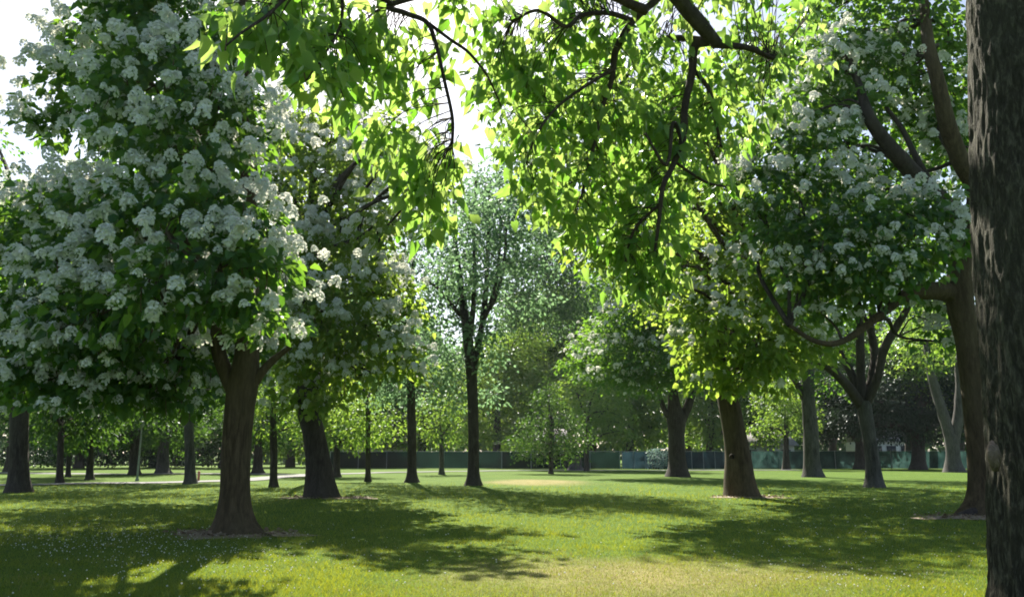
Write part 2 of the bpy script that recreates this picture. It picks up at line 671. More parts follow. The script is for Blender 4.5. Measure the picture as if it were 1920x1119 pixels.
def ground_z(x, y):
    return gz(x, y) * np.exp(-(x ** 2 + y ** 2) / 80 ** 2)


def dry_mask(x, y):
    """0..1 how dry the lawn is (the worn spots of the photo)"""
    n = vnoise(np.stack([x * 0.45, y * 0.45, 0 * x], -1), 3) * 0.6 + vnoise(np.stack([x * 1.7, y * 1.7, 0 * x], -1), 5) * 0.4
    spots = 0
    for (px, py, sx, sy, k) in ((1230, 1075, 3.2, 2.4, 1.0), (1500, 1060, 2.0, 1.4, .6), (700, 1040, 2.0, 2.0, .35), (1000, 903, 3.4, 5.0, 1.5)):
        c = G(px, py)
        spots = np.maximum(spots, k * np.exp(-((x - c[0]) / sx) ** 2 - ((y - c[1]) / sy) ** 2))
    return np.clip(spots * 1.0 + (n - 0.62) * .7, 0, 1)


m = N('lawn_soil')
tc = m.n('ShaderNodeTexCoord')
ob = tc.outputs['Object']
nA = m.noise(0.35, 4, .6, ob)
nB = m.noise(9.0, 5, .7, ob)
nC = m.noise(55.0, 3, .7, ob)
c = m.mix(m.ramp(nA, [(.35, (0, 0, 0)), (.7, (1, 1, 1))]), (0.050, 0.122, 0.011), (0.108, 0.178, 0.015))
c = m.mix(m.ramp(nB, [(.3, (0, 0, 0)), (.75, (1, 1, 1))]), c, (0.125, 0.192, 0.024))
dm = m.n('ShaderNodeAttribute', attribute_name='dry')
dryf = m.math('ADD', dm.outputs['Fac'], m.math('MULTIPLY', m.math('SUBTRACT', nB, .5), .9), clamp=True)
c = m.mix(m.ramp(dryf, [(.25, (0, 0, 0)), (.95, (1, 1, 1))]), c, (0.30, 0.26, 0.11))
nD = m.noise(1.3, 3, .6, ob)
c = m.mix(.55, c, m.ramp(nD, [(.35, (.55, .66, .5)), (.65, (1, 1, 1))]), 'MULTIPLY')
c = m.mix(.5, c, m.ramp(nC, [(.25, (.22, .28, .2)), (.7, (1, 1, 1))]), 'MULTIPLY')
p = m.n('ShaderNodeBsdfPrincipled')
m.l(c, p.inputs['Base Color'])
p.inputs['Roughness'].default_value = .95
p.inputs['Specular IOR Level'].default_value = .1
bp = m.n('ShaderNodeBump')
bp.inputs['Strength'].default_value = .5
bp.inputs['Distance'].default_value = .05
m.l(m.math('ADD', nC, nB), bp.inputs['Height'])
m.l(bp.outputs[0], p.inputs['Normal'])
m.l(p.outputs[0], m.out.inputs[0])
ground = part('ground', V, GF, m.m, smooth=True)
tag(ground, 'sunlit and shaded park lawn with dry worn spots', 'lawn', kind='structure')
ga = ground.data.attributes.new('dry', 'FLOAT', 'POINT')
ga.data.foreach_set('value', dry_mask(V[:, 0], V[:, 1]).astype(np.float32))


# mown grass: blades over the near lawn, larger tufts further off
def grass_blades():
    # sample uniformly in the picture rows so that density falls with distance
    n = 210000
    py = 905 + (1150 - 905) * rng.random(n) ** 0.75
    px = rng.uniform(-30, 1950, n)
    v = CY - py
    dy, dz = -v * SP + F * CP, v * CP + F * SP
    D = -EYE / dz * dy
    x = (px - CX) / dy * D
    y = D + rng.normal(size=n) * 0.15
    s = np.clip(D / 13.0, 0.7, 3.0)
    k = vnoise(np.stack([x * 1.3, y * 1.3, 0 * x], -1), 11)
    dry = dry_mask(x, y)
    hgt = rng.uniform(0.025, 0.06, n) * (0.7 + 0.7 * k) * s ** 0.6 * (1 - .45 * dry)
    wid = 0.004 * s * rng.uniform(.7, 1.3, n)
    ang = rng.uniform(0, 2 * np.pi, n)
    lean = rng.normal(size=(n, 2)) * 0.5
    z = ground_z(x, y)
    b = np.stack([x, y, z], -1)
    ux = np.stack([np.cos(ang), np.sin(ang), 0 * ang], -1) * wid[:, None]
    tip = b + np.stack([lean[:, 0] * hgt, lean[:, 1] * hgt, hgt], -1)
    V = np.stack([b - ux, b + ux, tip], 1)
    return V, dry, k, n


GV, gdry, gk, gn = grass_blades()
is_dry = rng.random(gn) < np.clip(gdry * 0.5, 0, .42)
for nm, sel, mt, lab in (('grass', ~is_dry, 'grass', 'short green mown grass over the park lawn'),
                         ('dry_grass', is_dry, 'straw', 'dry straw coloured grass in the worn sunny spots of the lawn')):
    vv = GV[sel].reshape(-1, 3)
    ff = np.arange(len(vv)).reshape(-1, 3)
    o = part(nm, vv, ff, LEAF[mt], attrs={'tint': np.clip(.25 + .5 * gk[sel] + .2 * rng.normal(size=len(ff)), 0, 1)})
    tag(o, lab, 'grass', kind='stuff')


# white clover heads and fallen petals
def clover():
    px, py = [], []
    for (cx, cy, sx, sy, n) in ((180, 1010, 150, 24, 750), (420, 1050, 140, 20, 260), (1560, 1000, 150, 36, 260), (1650, 1080, 130, 22, 150),
                                (1000, 1060, 420, 40, 130), (300, 1090, 260, 22, 110), (1450, 950, 200, 12, 100), (700, 1015, 150, 22, 70)):
        px.append(rng.normal(cx, sx, n))
        py.append(rng.normal(cy, sy, n))
    px, py = np.concatenate(px), np.concatenate(py)
    ok = (py > 905) & (py < 1135)
    px, py = px[ok], py[ok]
    v = CY - py
    dy, dz = -v * SP + F * CP, v * CP + F * SP
    D = -EYE / dz * dy
    x, y = (px - CX) / dy * D, D
    n = len(x)
    z = ground_z(x, y)
    VV, FF, TT = [], [], []
    octa = np.array([(1, 0, 0), (0, 1, 0), (-1, 0, 0), (0, -1, 0), (0, 0, 1), (0, 0, -.6)], float)
    of = np.array([(0, 1, 4), (1, 2, 4), (2, 3, 4), (3, 0, 4), (1, 0, 5), (2, 1, 5), (3, 2, 5), (0, 3, 5)])
    s = .006 + .010 * rng.random(n) ** 2
    c = np.stack([x, y, z + rng.uniform(.02, .06, n)], -1)
    V = c[:, None] + octa[None] * s[:, None, None]
    Fc = of[None] + (np.arange(n) * 6)[:, None, None]
    o = part('clover_flowers', V.reshape(-1, 3), Fc.reshape(-1, 3), LEAF['clover'], attrs={'tint': np.repeat(rng.random(n), 8)})
    tag(o, 'tiny white clover flowers and fallen petals sprinkled over the lawn', 'clover', kind='stuff')


clover()

ASPH = plain_mat('asphalt_path', (0.14, 0.14, 0.15), (0.22, 0.22, 0.22), 2.0, .9)


def ribbon(name, pts, width, z, label):
    pts = catmull(np.array([list(G(*q)) for q in pts]), 10)
    T = unit(np.gradient(pts, axis=0))
    Nn = np.stack([-T[:, 1], T[:, 0], 0 * T[:, 0]], -1)
    a, b = pts + Nn * width / 2, pts - Nn * width / 2
    for q in (a, b):
        q[:, 2] = ground_z(q[:, 0], q[:, 1]) + z
    V = np.stack([a, b], 1).reshape(-1, 3)
    k = np.arange(len(pts) - 1) * 2
    Fc = np.stack([k, k + 1, k + 3, k + 2], -1)
    o = part(name, V, Fc, ASPH)
    tag(o, label, 'path', kind='structure')


ribbon('path', [(-260, 914), (0, 910), (230, 905.5), (430, 901.5), (520, 895), (600, 889.5), (760, 885), (980, 882), (1260, 881.5), (1500, 881)], 2.6, 0.035, 'grey asphalt path curving across the lawn behind the trees')
ribbon('path', [(-300, 886.5), (0, 886.5), (110, 887.5), (240, 888.5), (420, 888), (600, 889.4)], 3.0, 0.03, 'farther strip of grey path at the left edge')

DIRT = plain_mat('bare_dirt', (0.15, 0.115, 0.085), (0.32, 0.26, 0.205), 14, .95)


def dirt_patch(px, py, rx, ry, label, seed):
    c = G(px, py)
    n, rings = 40, 5
    V = [(c[0], c[1], ground_z(c[0], c[1]) + .035)]
    for k in range(1, rings + 1):
        for q in range(n):
            th = q / n * 2 * math.pi
            s = k / rings * (1 + .22 * math.sin(3 * th + seed) + .16 * math.sin(7 * th + 2 * seed) + .1 * math.sin(13 * th + seed))
            x, y = c[0] + rx * s * math.cos(th), c[1] + ry * s * math.sin(th)
            V.append((x, y, ground_z(x, y) + .035 * (1 - (k / rings) ** 2) + .012))
    F3 = [(0, 1 + q, 1 + (q + 1) % n, 0) for q in range(n)]
    mb = MB()
    F4 = []
    for k in range(rings - 1):
        for q in range(n):
            a = 1 + k * n + q
            b = 1 + k * n + (q + 1) % n
            F4.append((a, a + n, b + n, b))
    V = np.array(V)
    me = bpy.data.meshes.new('dirt_patch')
    me.from_pydata([tuple(v) for v in V], [], [f[:3] for f in F3] + F4)
    me.materials.append(DIRT)
    for pl in me.polygons:
        pl.use_smooth = True
    o = bpy.data.objects.new('dirt_patch', me)
    COL.objects.link(o)
    tag(o, label, 'bare ground', kind='structure')
    # crumbs of bark and old pods lying on it
    k = 260
    th = rng.uniform(0, 2 * np.pi, k)
    rr = np.sqrt(rng.random(k)) * 1.05
    x, y = c[0] + rx * rr * np.cos(th), c[1] + ry * rr * np.sin(th)
    pos = np.stack([x, y, ground_z(x, y) + .05], -1)
    ax = np.stack([rng.normal(size=k), rng.normal(size=k), .15 * rng.normal(size=k)], -1)
    V2, F2, t2 = leaf_arrays(pos, ax, rng.uniform(.05, .13, k), 'kite', rng, 1.0)
    return V2, F2, t2


litV, litF, litT, ln = [], [], [], 0
for args in ((440, 1004, 1.25, .95, 'bare brown dirt with bark litter round the big blossoming catalpa', 1.0),
             (612, 932, 1.7, .9, 'bare grey dirt at the foot of the leaning dark catalpa', 2.2),
             (1400, 931, 1.4, .8, 'bare dirt at the foot of the leaning brown trunk', 3.1),
             (1835, 972, 1.45, 1.0, 'bare dirt round the roots of the curved dark trunk', 4.4)):
    a_, b_, c_ = dirt_patch(*args)
    litV.append(a_)
    litF.append(b_ + ln)
    litT.append(c_)
    ln += len(a_)
o = part('bark_litter', np.vstack(litV), np.vstack(litF), LEAF['husk'], attrs={'tint': np.concatenate(litT)})
tag(o, 'bits of brown bark and old pods lying round the trunks', 'litter', kind='stuff')


# ================================================================== HERO TREES
def base_of(px, py):
    b = G(px, py)
    b[2] = ground_z(b[0], b[1])
    return b


def put_trunk(tree, path, D, mat, sides=18, sub=6, bump=.06, flare=.35, lobes=5, seed=1, name='trunk', sink=True, zfreq=1.2):
    pts, rad = trunk_path(path, D)
    if sink:
        pts[0] = np.array([pts[0][0], pts[0][1], ground_z(pts[0][0], pts[0][1]) - .06])
    V, Fc = tube(pts, rad, sides, sub, bump, seed, flare, lobes, zfreq)
    part(name, V, Fc, BARK[mat], tree, smooth=True)
    return catmull(np.array(pts), 4)


def put_limb(tree, path, D, mat, seed=1, sides=10, sub=5, name='limb'):
    pts, rad = trunk_path(path, D)
    V, Fc = tube(pts, rad, sides, sub, .09, seed, 0)
    part(name, V, Fc, BARK[mat], tree, smooth=True)
    return catmull(np.array(pts), 3)


# ---- big blossoming catalpa, left
r = np.random.default_rng(101)
D1 = GD(1003)
t1 = thing('catalpa_tree', base_of(440, 1003), 'big catalpa covered in white blossom, trunk forked low with bark litter at its foot', 'tree')
anc = put_trunk(t1, [(440, 1003, 40), (440, 975, 31), (441, 930, 26.5), (443, 850, 26), (449, 770, 27), (455, 722, 28), (463, 660, 23), (465, 560, 20), (467, 400, 17), (465, 250, 16), (460, 120, 13), (455, -20, 10), (450, -160, 6)],
                D1, 'brown', 26, 7, .07, .55, 5, 3)
an2 = put_limb(t1, [(446, 745, 17), (424, 700, 14), (409, 655, 13), (406, 600, 12), (396, 540, 9), (370, 470, 7)], D1, 'brown', 5, 12)
an3 = put_limb(t1, [(470, 725, 12), (492, 696, 9), (515, 672, 7), (545, 650, 5)], D1, 'brown', 7)
an4 = put_limb(t1, [(440, 470, 9, -.3), (408, 390, 9, -1), (398, 330, 8, -1.2), (388, 285, 7, -1.2)], D1, 'brown', 9)
for k, q in enumerate(([(424, 985, 15, .1), (402, 1000, 10, -.1), (376, 1005, 6, -.25), (348, 1008, 2.5, -.3)], [(462, 985, 13, 0), (484, 1001, 9, -.2), (508, 1007, 5, -.4), (530, 1010, 2, -.5)], [(442, 988, 14, -.3), (430, 1008, 8, -.62), (414, 1016, 3, -.9)])):
    put_limb(t1, q, D1, 'brown', 90 + k, name='root')
C1 = clump_px([
    (300, 40, 120, 70, -1), (215, 80, 85, 60, 0), (400, 90, 90, 70, -1.5), (180, 180, 90, 62, -.3), (290, 160, 100, 70, -2.2), (125, 235, 70, 36, .3),
    (400, 215, 85, 60, -2.4), (250, 245, 90, 45, -1.6), (330, 290, 95, 48, -2.6), (470, 275, 60, 48, -1.8),
    (55, 385, 85, 48, .6), (160, 405, 100, 48, -.8), (280, 385, 100, 52, -2.6), (390, 400, 95, 52, -3.3), (470, 440, 70, 62, -3.0),
    (40, 470, 80, 60, .2), (150, 490, 90, 50, -1.2), (270, 480, 80, 45, -2.2), (380, 500, 110, 45, -3.8), (480, 530, 70, 50, -3.3),
    (60, 580, 100, 60, -.4), (190, 590, 100, 50, -1.8), (310, 570, 100, 42, -3.2), (420, 580, 60, 35, -3.6), (500, 610, 62, 40, -2.6),
    (30, 670, 70, 45, .4), (140, 665, 90, 40, -.8), (260, 650, 80, 40, -1.2), (340, 690, 75, 38, .5), (230, 715, 90, 32, 1.2), (110, 720, 80, 32, 1.5),
    (300, 140, 170, 120, 2.6), (330, 310, 120, 70, 3.5), (60, 730, 70, 28, -.4), (170, 738, 80, 26, -.2), (280, 725, 80, 26, .2), (335, 748, 55, 20, 1.5), (20, 690, 60, 30, -.6), (160, 480, 190, 110, 4), (370, 520, 160, 100, 3.6), (250, 640, 200, 70, 3.6), (420, 660, 110, 50, 2.8),
    (300, -90, 150, 90, 0), (400, -60, 100, 80, 2), (330, -230, 170, 80, 0), (260, -180, 120, 80, 2), (420, -330, 170, 70, 3), (540, -80, 90, 60, 5)], D1)
p, d = crown(t1, C1, 'catalpa', r, 5.4, 12, .19, .205, 'hex', low_keep=.6)
blossoms(t1, heads(p, d, C1, r, .95, .9, 21, .14, .29, 4, .3, 12.5), r, 100, False, .80)
low = r.random(len(p)) < .16
pods(t1, p[low] + np.array([0, 0, -.05]), r)
_a1 = np.vstack([anc, an2, an4])
limbs_to(t1, _a1[_a1[:, 2] > 5.0], C1, r, .12, BARK['brown'])

# ---- leaning dark catalpa behind it
r = np.random.default_rng(102)
D2 = GD(932)
t2 = thing('catalpa_tree', base_of(602, 932), 'blossoming catalpa with a thick dark trunk leaning left, just right of the big forked trunk', 'tree')
anc = put_trunk(t2, [(602, 932, 29), (600, 910, 26), (596, 860, 22.5), (588, 810, 20.5), (578, 770, 20), (570, 710, 17), (572, 620, 14), (580, 500, 11), (585, 380, 8), (590, 260, 5)], D2, 'dark', 18, 6, .07, .5, 4, 8)
C2 = clump_px([
    (560, 215, 60, 40, 0), (630, 240, 58, 40, 0), (530, 290, 60, 50, -1), (610, 310, 70, 50, -1), (668, 320, 42, 45, 0), (560, 370, 70, 45, -2), (640, 400, 60, 45, -1.5), (675, 440, 30, 40, -1),
    (540, 450, 60, 40, -2), (610, 480, 75, 40, -3), (680, 520, 60, 40, -3), (560, 540, 70, 40, -3.5), (640, 570, 75, 40, -4.2), (730, 555, 45, 38, -3), (770, 575, 36, 32, -2.5),
    (560, 620, 70, 40, -4), (640, 640, 75, 40, -4.5), (710, 630, 60, 40, -4), (750, 680, 38, 40, -3.6), (700, 700, 60, 32, -3.6), (600, 700, 70, 32, -3.4), (540, 690, 50, 36, -2.5), (630, 750, 40, 22, -1.5), (560, 750, 55, 25, -1.5),
    (600, 330, 90, 90, 3), (620, 520, 120, 90, 3.4), (620, 660, 120, 60, 3.4), (520, 600, 80, 80, 3), (430, 420, 90, 90, 2), (440, 560, 80, 70, 2), (360, 500, 80, 80, 3), (790, 350, 42, 42, -7), (735, 290, 42, 38, -6), (705, 420, 40, 40, -5), (820, 300, 26, 26, -8), (800, 340, 42, 42, -1), (760, 400, 42, 38, -2), (740, 250, 40, 36, 0), (690, 470, 45, 45, 1)], D2)
p, d = crown(t2, C2, 'sun_tinted', r, 3.0, 11, .26, .25, 'hex', low_keep=.55)
blossoms(t2, heads(p, d, C2, r, .95, .6, 22, .16, .42, 4), r, 0, False, .95)
pods(t2, p[r.random(len(p)) < .06], r, .42, .013)
limbs_to(t2, anc[len(anc) // 3:], C2, r, .14, BARK['dark'])

# ---- near right catalpa with the curved trunk
r = np.random.default_rng(103)
D3 = GD(966)
t3 = thing('catalpa_tree', base_of(1846, 966), 'white flowering catalpa with curved dark trunk beside the nearest furrowed trunk', 'tree')
anc = put_trunk(t3, [(1846, 966, 40), (1845, 935, 28), (1842, 880, 24), (1834, 800, 23), (1826, 720, 23), (1815, 640, 23), (1800, 570, 24), (1802, 500, 22), (1822, 420, 20), (1832, 360, 19), (1800, 300, 17, -.3), (1775, 230, 16, -.6), (1760, 160, 14, -.8), (1742, 90, 12, -.8), (1734, 20, 10, -.6), (1725, -80, 7)],
                D3, 'brown', 20, 6, .07, .6, 4, 12)
l1 = put_limb(t3, [(1805, 560, 22), (1770, 548, 19), (1735, 546, 17, -.3), (1700, 552, 12, -.6), (1650, 590, 8, -1), (1580, 640, 6, -1.3), (1530, 640, 5, -1.5), (1480, 610, 4, -1.5)], D3, 'brown', 13, 12)
l2 = put_limb(t3, [(1815, 440, 17, .3), (1770, 380, 17, 0), (1722, 335, 17, -.6), (1680, 290, 16, -1), (1645, 245, 14, -1.2), (1628, 215, 12, -1.3), (1610, 160, 8, -1), (1585, 90, 5, -1)], D3, 'dark', 14, 12)
l3 = put_limb(t3, [(1745, 345, 7, -.4), (1715, 290, 6, -.2), (1690, 240, 5, 0), (1660, 200, 4, 0)], D3, 'dark', 15)
put_limb(t3, [(1846, 958, 15, -.15), (1812, 966, 10, -.45), (1785, 971, 6, -.6), (1762, 973, 3, -.7)], D3, 'dark', 16, name='root')
C3 = clump_px([
    (1710, 30, 80, 45, 0), (1640, 60, 75, 40, .5), (1780, 80, 50, 60, 1.5), (1580, 120, 75, 50, 0), (1560, 190, 70, 45, -.5), (1650, 130, 50, 35, 1), (1740, 150, 45, 40, 2), (1500, 220, 62, 45, -.3),
    (1460, 290, 72, 45, -.6), (1550, 280, 70, 42, -1), (1420, 360, 70, 45, -.5), (1500, 370, 75, 42, -1.4), (1590, 370, 60, 40, -1.2), (1620, 420, 75, 36, -2), (1700, 400, 65, 36, -2),
    (1770, 400, 55, 40, -1.4), (1780, 470, 50, 42, -1.4), (1540, 450, 72, 38, -1.8), (1460, 450, 72, 40, -1.2), (1640, 490, 75, 36, -2.2), (1720, 490, 60, 36, -2), (1580, 520, 62, 34, -1.8), (1660, 550, 55, 25, -1.6),
    (1780, 560, 45, 28, 1.2), (1765, 640, 36, 26, 1.5), (1500, 530, 62, 36, -1.2), (1540, 580, 45, 22, -1),
    (1600, 200, 110, 80, 4), (1760, 250, 80, 80, 4.5), (1560, 400, 130, 80, 4), (1700, 450, 110, 70, 4), (1680, -70, 130, 60, 0), (1560, 20, 90, 40, 2), (1690, 90, 90, 60, 3), (1620, 130, 90, 60, 3.5), (1790, 180, 50, 70, 3), (1790, 290, 40, 60, 2.5), (1660, 330, 80, 50, 3), (1540, 210, 90, 70, 3), (1720, 250, 60, 40, 3.5), (1500, 130, 60, 50, 2), (1560, -150, 150, 70, 0), (1700, -200, 160, 80, 0), (1500, -260, 160, 70, 3)], D3)
p, d = crown(t3, C3, 'catalpa', r, 4.6, 12, .23, .215, 'hex', low_keep=.55)
blossoms(t3, heads(p, d, C3, r, .95, .8, 23, .26, .32, 3, .3, 14.), r, 100, False, .88)
pods(t3, p[r.random(len(p)) < .06], r, .4, .011)
limbs_to(t3, np.vstack([anc[len(anc) // 3:], l1, l2]), C3, r, .11, BARK['dark'])

# ---- leaning brown trunk, right of centre
r = np.random.default_rng(104)
D4 = GD(930)
t4 = thing('catalpa_tree', base_of(1390, 930), 'flowering catalpa with a straight thick brown trunk leaning left and a dark knot hole', 'tree')
anc = put_trunk(t4, [(1390, 930, 30), (1387, 905, 26), (1383, 850, 23), (1373, 790, 20), (1362, 735, 19), (1352, 690, 15), (1352, 620, 12), (1370, 540, 9), (1400, 470, 5)], D4, 'brown', 18, 6, .06, .3, 4, 21)
l1 = put_limb(t4, [(1360, 720, 12), (1385, 690, 9), (1430, 650, 7), (1490, 610, 5)], D4, 'brown', 22)
C4 = clump_px([
    (1330, 520, 50, 42, 0), (1390, 500, 60, 42, 0), (1460, 520, 60, 42, 0), (1310, 590, 42, 45, -1), (1370, 580, 60, 42, -2), (1440, 590, 62, 42, -2), (1510, 590, 50, 42, -1), (1300, 660, 32, 42, -1.4), (1350, 650, 50, 40, -2.6),
    (1420, 660, 60, 36, -3), (1490, 660, 55, 36, -2), (1390, 710, 46, 26, -2.5), (1450, 710, 45, 26, -2), (1320, 700, 26, 32, -1.5), (1530, 650, 40, 34, 0),
    (1400, 560, 110, 80, 3.5), (1420, 660, 110, 50, 3.5), (1340, 430, 70, 50, 0), (1280, 350, 70, 50, -1), (1180, 330, 80, 55, -2.5), (1090, 300, 70, 50, -3.5), (1240, 230, 80, 60, -1.5), (1140, 190, 80, 50, -3), (1360, 300, 70, 60, 0), (1420, 400, 60, 60, 1), (1030, 380, 45, 35, -4), (1320, 180, 80, 50, -.5), (1000, 270, 50, 45, -1), (955, 150, 55, 45, 0), (1040, 200, 70, 50, -3), (1200, 440, 60, 45, -1), (1130, 400, 60, 45, -2), (1270, 470, 55, 45, 1), (1480, 440, 60, 50, 2), (1540, 540, 55, 45, 3), (1580, 480, 55, 45, 3), (1400, 520, 66, 42, -6), (1480, 560, 56, 42, -6), (1330, 600, 50, 36, -6), (1180, 480, 60, 40, -4), (1110, 460, 50, 36, -5), (1230, 530, 46, 34, -5)], D4)
p, d = crown(t4, C4, 'sun_tinted', r, 2.6, 12, .26, .28, 'hex', low_keep=.6)
blossoms(t4, heads(p, d, C4, r, .9, .6, 24, .34, .40, 3, .3, 10.), r, 0, True, 1.0)
limbs_to(t4, np.vstack([anc[len(anc) // 2:], l1]), C4, r, .12, BARK['brown'])
# knot hole
kc = P(1373, 856, D4 - .62)
mb = MB()
mb.add(*tube([kc + np.array([0, .25, .0]), kc + np.array([0, .06, 0.01]), kc], [.06, .11, .075], 9, 3, .2, 3))
mb.build('knot_hole', BARK['twig'], t4)

# ---- flowering tree at right centre, further off
r = np.random.default_rng(105)
D5 = GD(893)
t5 = thing('catalpa_tree', base_of(1271, 893), 'flowering catalpa, its dark trunk splitting in three before the blue fence', 'tree')
anc = put_trunk(t5, [(1271, 893, 22), (1270, 870, 16), (1268, 820, 15), (1268, 785, 17), (1262, 740, 10), (1262, 660, 7), (1258, 590, 4)], D5, 'dark', 14, 5, .08, .4, 4, 31)
l1 = put_limb(t5, [(1275, 795, 10), (1292, 755, 8), (1302, 710, 6), (1310, 640, 4)], D5, 'dark', 32)
l2 = put_limb(t5, [(1262, 795, 6), (1243, 762, 5), (1230, 725, 4), (1180, 690, 3)], D5, 'dark', 33)
C5 = clump_px([(1230, 570, 60, 32, 0), (1180, 610, 60, 34, -2), (1260, 620, 55, 36, -3), (1120, 660, 50, 28, 0), (1180, 670, 60, 30, -3.5), (1250, 680, 55, 30, -4), (1295, 670, 30, 36, -2), (1090, 690, 38, 22, 0), (1150, 705, 52, 22, -2.5), (1220, 720, 50, 22, -3), (1285, 715, 26, 20, -2),
               (1200, 640, 110, 60, 3.5), (1280, 590, 60, 50, 3), (1160, 520, 60, 45, 0), (1210, 460, 60, 45, 0), (1270, 430, 60, 45, 0), (1250, 510, 70, 45, 2)], D5)
p, d = crown(t5, C5, 'catalpa', r, 2.3, 17, .40, .29, 'kite', low_keep=.6)
blossoms(t5, heads(p, d, C5, r, .8, .5, 25, .3, .5, 2), r, 0, True, 1.2)
limbs_to(t5, np.vstack([anc[len(anc) // 2:], l1, l2]), C5, r, .13, BARK['dark'])

# ---- vase shaped tree with many spreading limbs
r = np.random.default_rng(106)
D6 = GD(913)
t6 = thing('vase_shaped_tree', base_of(1640, 913), 'vase shaped grey tree whose limbs fan out above a short slim trunk', 'tree')
anc = put_trunk(t6, [(1640, 913, 18), (1638, 890, 14), (1633, 840, 12), (1625, 790, 13), (1618, 752, 14)], D6, 'grey', 14, 5, .07, .4, 4, 41)
ls = [put_limb(t6, q, D6, 'dark', 42 + k) for k, q in enumerate((
    [(1614, 760, 10), (1588, 722, 9, -.5), (1555, 690, 8, -1), (1520, 670, 6, -1.6), (1490, 655, 5, -2)],
    [(1616, 755, 9), (1600, 710, 8, .5), (1578, 668, 7, 1), (1550, 632, 6, 1.4), (1530, 600, 4, 2)],
    [(1617, 755, 9), (1614, 700, 8, 0), (1613, 650, 8, -.3), (1612, 600, 7, -.4), (1600, 540, 5, -.4)],
    [(1622, 755, 10), (1634, 715, 9, .3), (1640, 660, 8, .8), (1632, 610, 7, 1.2), (1640, 540, 4, 1.5)],
    [(1624, 758, 9), (1645, 710, 8, -.6), (1658, 655, 8, -1), (1682, 610, 7, -1.5), (1702, 575, 6, -2), (1712, 530, 4, -2)]))]
C6 = clump_px([(1500, 610, 50, 36, -2), (1560, 590, 55, 34, 1), (1620, 570, 60, 36, 0), (1690, 560, 60, 36, -1.5), (1600, 520, 70, 40, 0), (1680, 500, 70, 40, 1), (1540, 540, 60, 36, 0), (1740, 530, 45, 36, 0), (1460, 640, 30, 22, -2), (1590, 430, 70, 45, 0), (1680, 420, 70, 45, 0), (1530, 470, 60, 40, 0), (1640, 350, 80, 45, 0), (1480, 540, 50, 40, -2)], D6)
crown(t6, C6, 'catalpa', r, 2.2, 14, .32, .25, 'kite', low_keep=.5)
limbs_to(t6, np.vstack(ls), C6, r, .08, BARK['dark'])

# ---- tall open cottonwood in the middle
r = np.random.default_rng(107)
D7 = GD(910)
t7 = thing('cottonwood_tree', base_of(888, 910), 'tall slim open crowned tree standing alone in the middle of the park', 'tree')
anc = put_trunk(t7, [(888, 910, 15), (888, 885, 10.5), (888, 820, 10), (886, 740, 10), (882, 680, 10), (876, 630, 9.5), (870, 580, 8), (862, 520, 6), (852, 440, 4), (850, 370, 2.5)], D7, 'dark', 14, 5, .06, .4, 4, 51)
ls = [put_limb(t7, q, D7, 'dark', 52 + k, 8) for k, q in enumerate((
    [(886, 700, 8), (896, 650, 6.5, .3), (905, 600, 6, .6), (912, 530, 5, .8), (915, 450, 3.5, 1), (918, 350, 2, 1)],
    [(879, 650, 6), (886, 590, 5, -.5), (890, 520, 4, -.8), (888, 440, 3, -1), (892, 340, 2, -1)],
    [(900, 620, 5), (922, 560, 4, 1), (934, 500, 3.5, 1.4), (938, 420, 2.5, 1.6), (936, 340, 1.6, 1.6)],
    [(904, 600, 4), (928, 560, 3.5, -1), (944, 500, 3, -1.5), (950, 420, 2, -2)],
    [(872, 600, 5), (845, 570, 4, -1), (820, 540, 3, -1.5), (790, 520, 2, -2)]))]
C7 = clump_px([(905, 340, 46, 50, 0), (880, 400, 46, 42, -1), (940, 410, 46, 44, 0), (985, 440, 46, 40, 0), (900, 460, 50, 36, -1.5), (960, 490, 42, 28, -.5), (860, 480, 36, 40, 0), (1010, 500, 36, 28, 0), (880, 540, 46, 32, -1), (930, 380, 60, 70, 2.5), (845, 560, 40, 32, 0), (900, 620, 46, 30, -1), (850, 640, 42, 30, .5), (830, 590, 30, 30, 0), (985, 330, 50, 50, 0), (1000, 250, 50, 50, 1), (955, 270, 40, 45, 0), (1030, 400, 45, 45, 0), (930, 450, 60, 60, 3), (850, 500, 50, 50, 3), (960, 400, 60, 60, -2), (900, 560, 50, 40, 2), (872, 430, 46, 42, -6), (905, 520, 46, 38, -7), (835, 520, 42, 38, -6), (925, 390, 42, 40, -6), (862, 690, 40, 26, 0), (915, 680, 40, 26, 0), (845, 740, 34, 22, .5), (920, 740, 30, 22, 1), (1030, 440, 40, 36, 0), (828, 440, 36, 36, 1), (1010, 560, 36, 26, 0)], D7)
crown(t7, C7, 'cool', r, 1.7, 14, .40, .25, 'kite', low_keep=.8, inner=.8, droop=.3)
limbs_to(t7, np.vstack(ls), C7, r, .045, BARK['dark'])

# ---- nearest trunk with the overhanging leafy limb
r = np.random.default_rng(108)
D8 = 6.0
edge = [(1812, -160), (1815, 0), (1819, 250), (1825, 500), (1836, 700), (1842, 800), (1847, 860), (1851, 980), (1857, 1119), (1859, 1200)]
pts, rad = [], []
for (ex, ey) in edge[::-1]:
    q = P(ex + 13 + 16 * ey / 1119, ey, D8)
    rr_ = .46 + .012 * (3.5 - min(q[2], 7)) * .6
    pts.append(q + np.array([rr_, 0, 0]))
    rad.append(rr_)
base8 = np.array([pts[0][0] + .03, D8, ground_z(pts[0][0], D8)])
pts = [np.array([base8[0], D8, -.1]), np.array([base8[0], D8, .18])] + [q for q in pts if q[2] > .35]
rad = [.72, .58] + [rad[k] for k in range(len(rad))][-(len(pts) - 2):]
top = pts[-1]
pts += [top + np.array([-.1, .3, 1.2]), top + np.array([-.1, .5, 3.0]), top + np.array([.1, .6, 5.0])]
rad += [.40, .30, .16]
t8 = thing('catalpa_tree', base8, 'nearest tree, thick furrowed grey trunk at the right edge, leafy limb hanging across the top', 'tree')
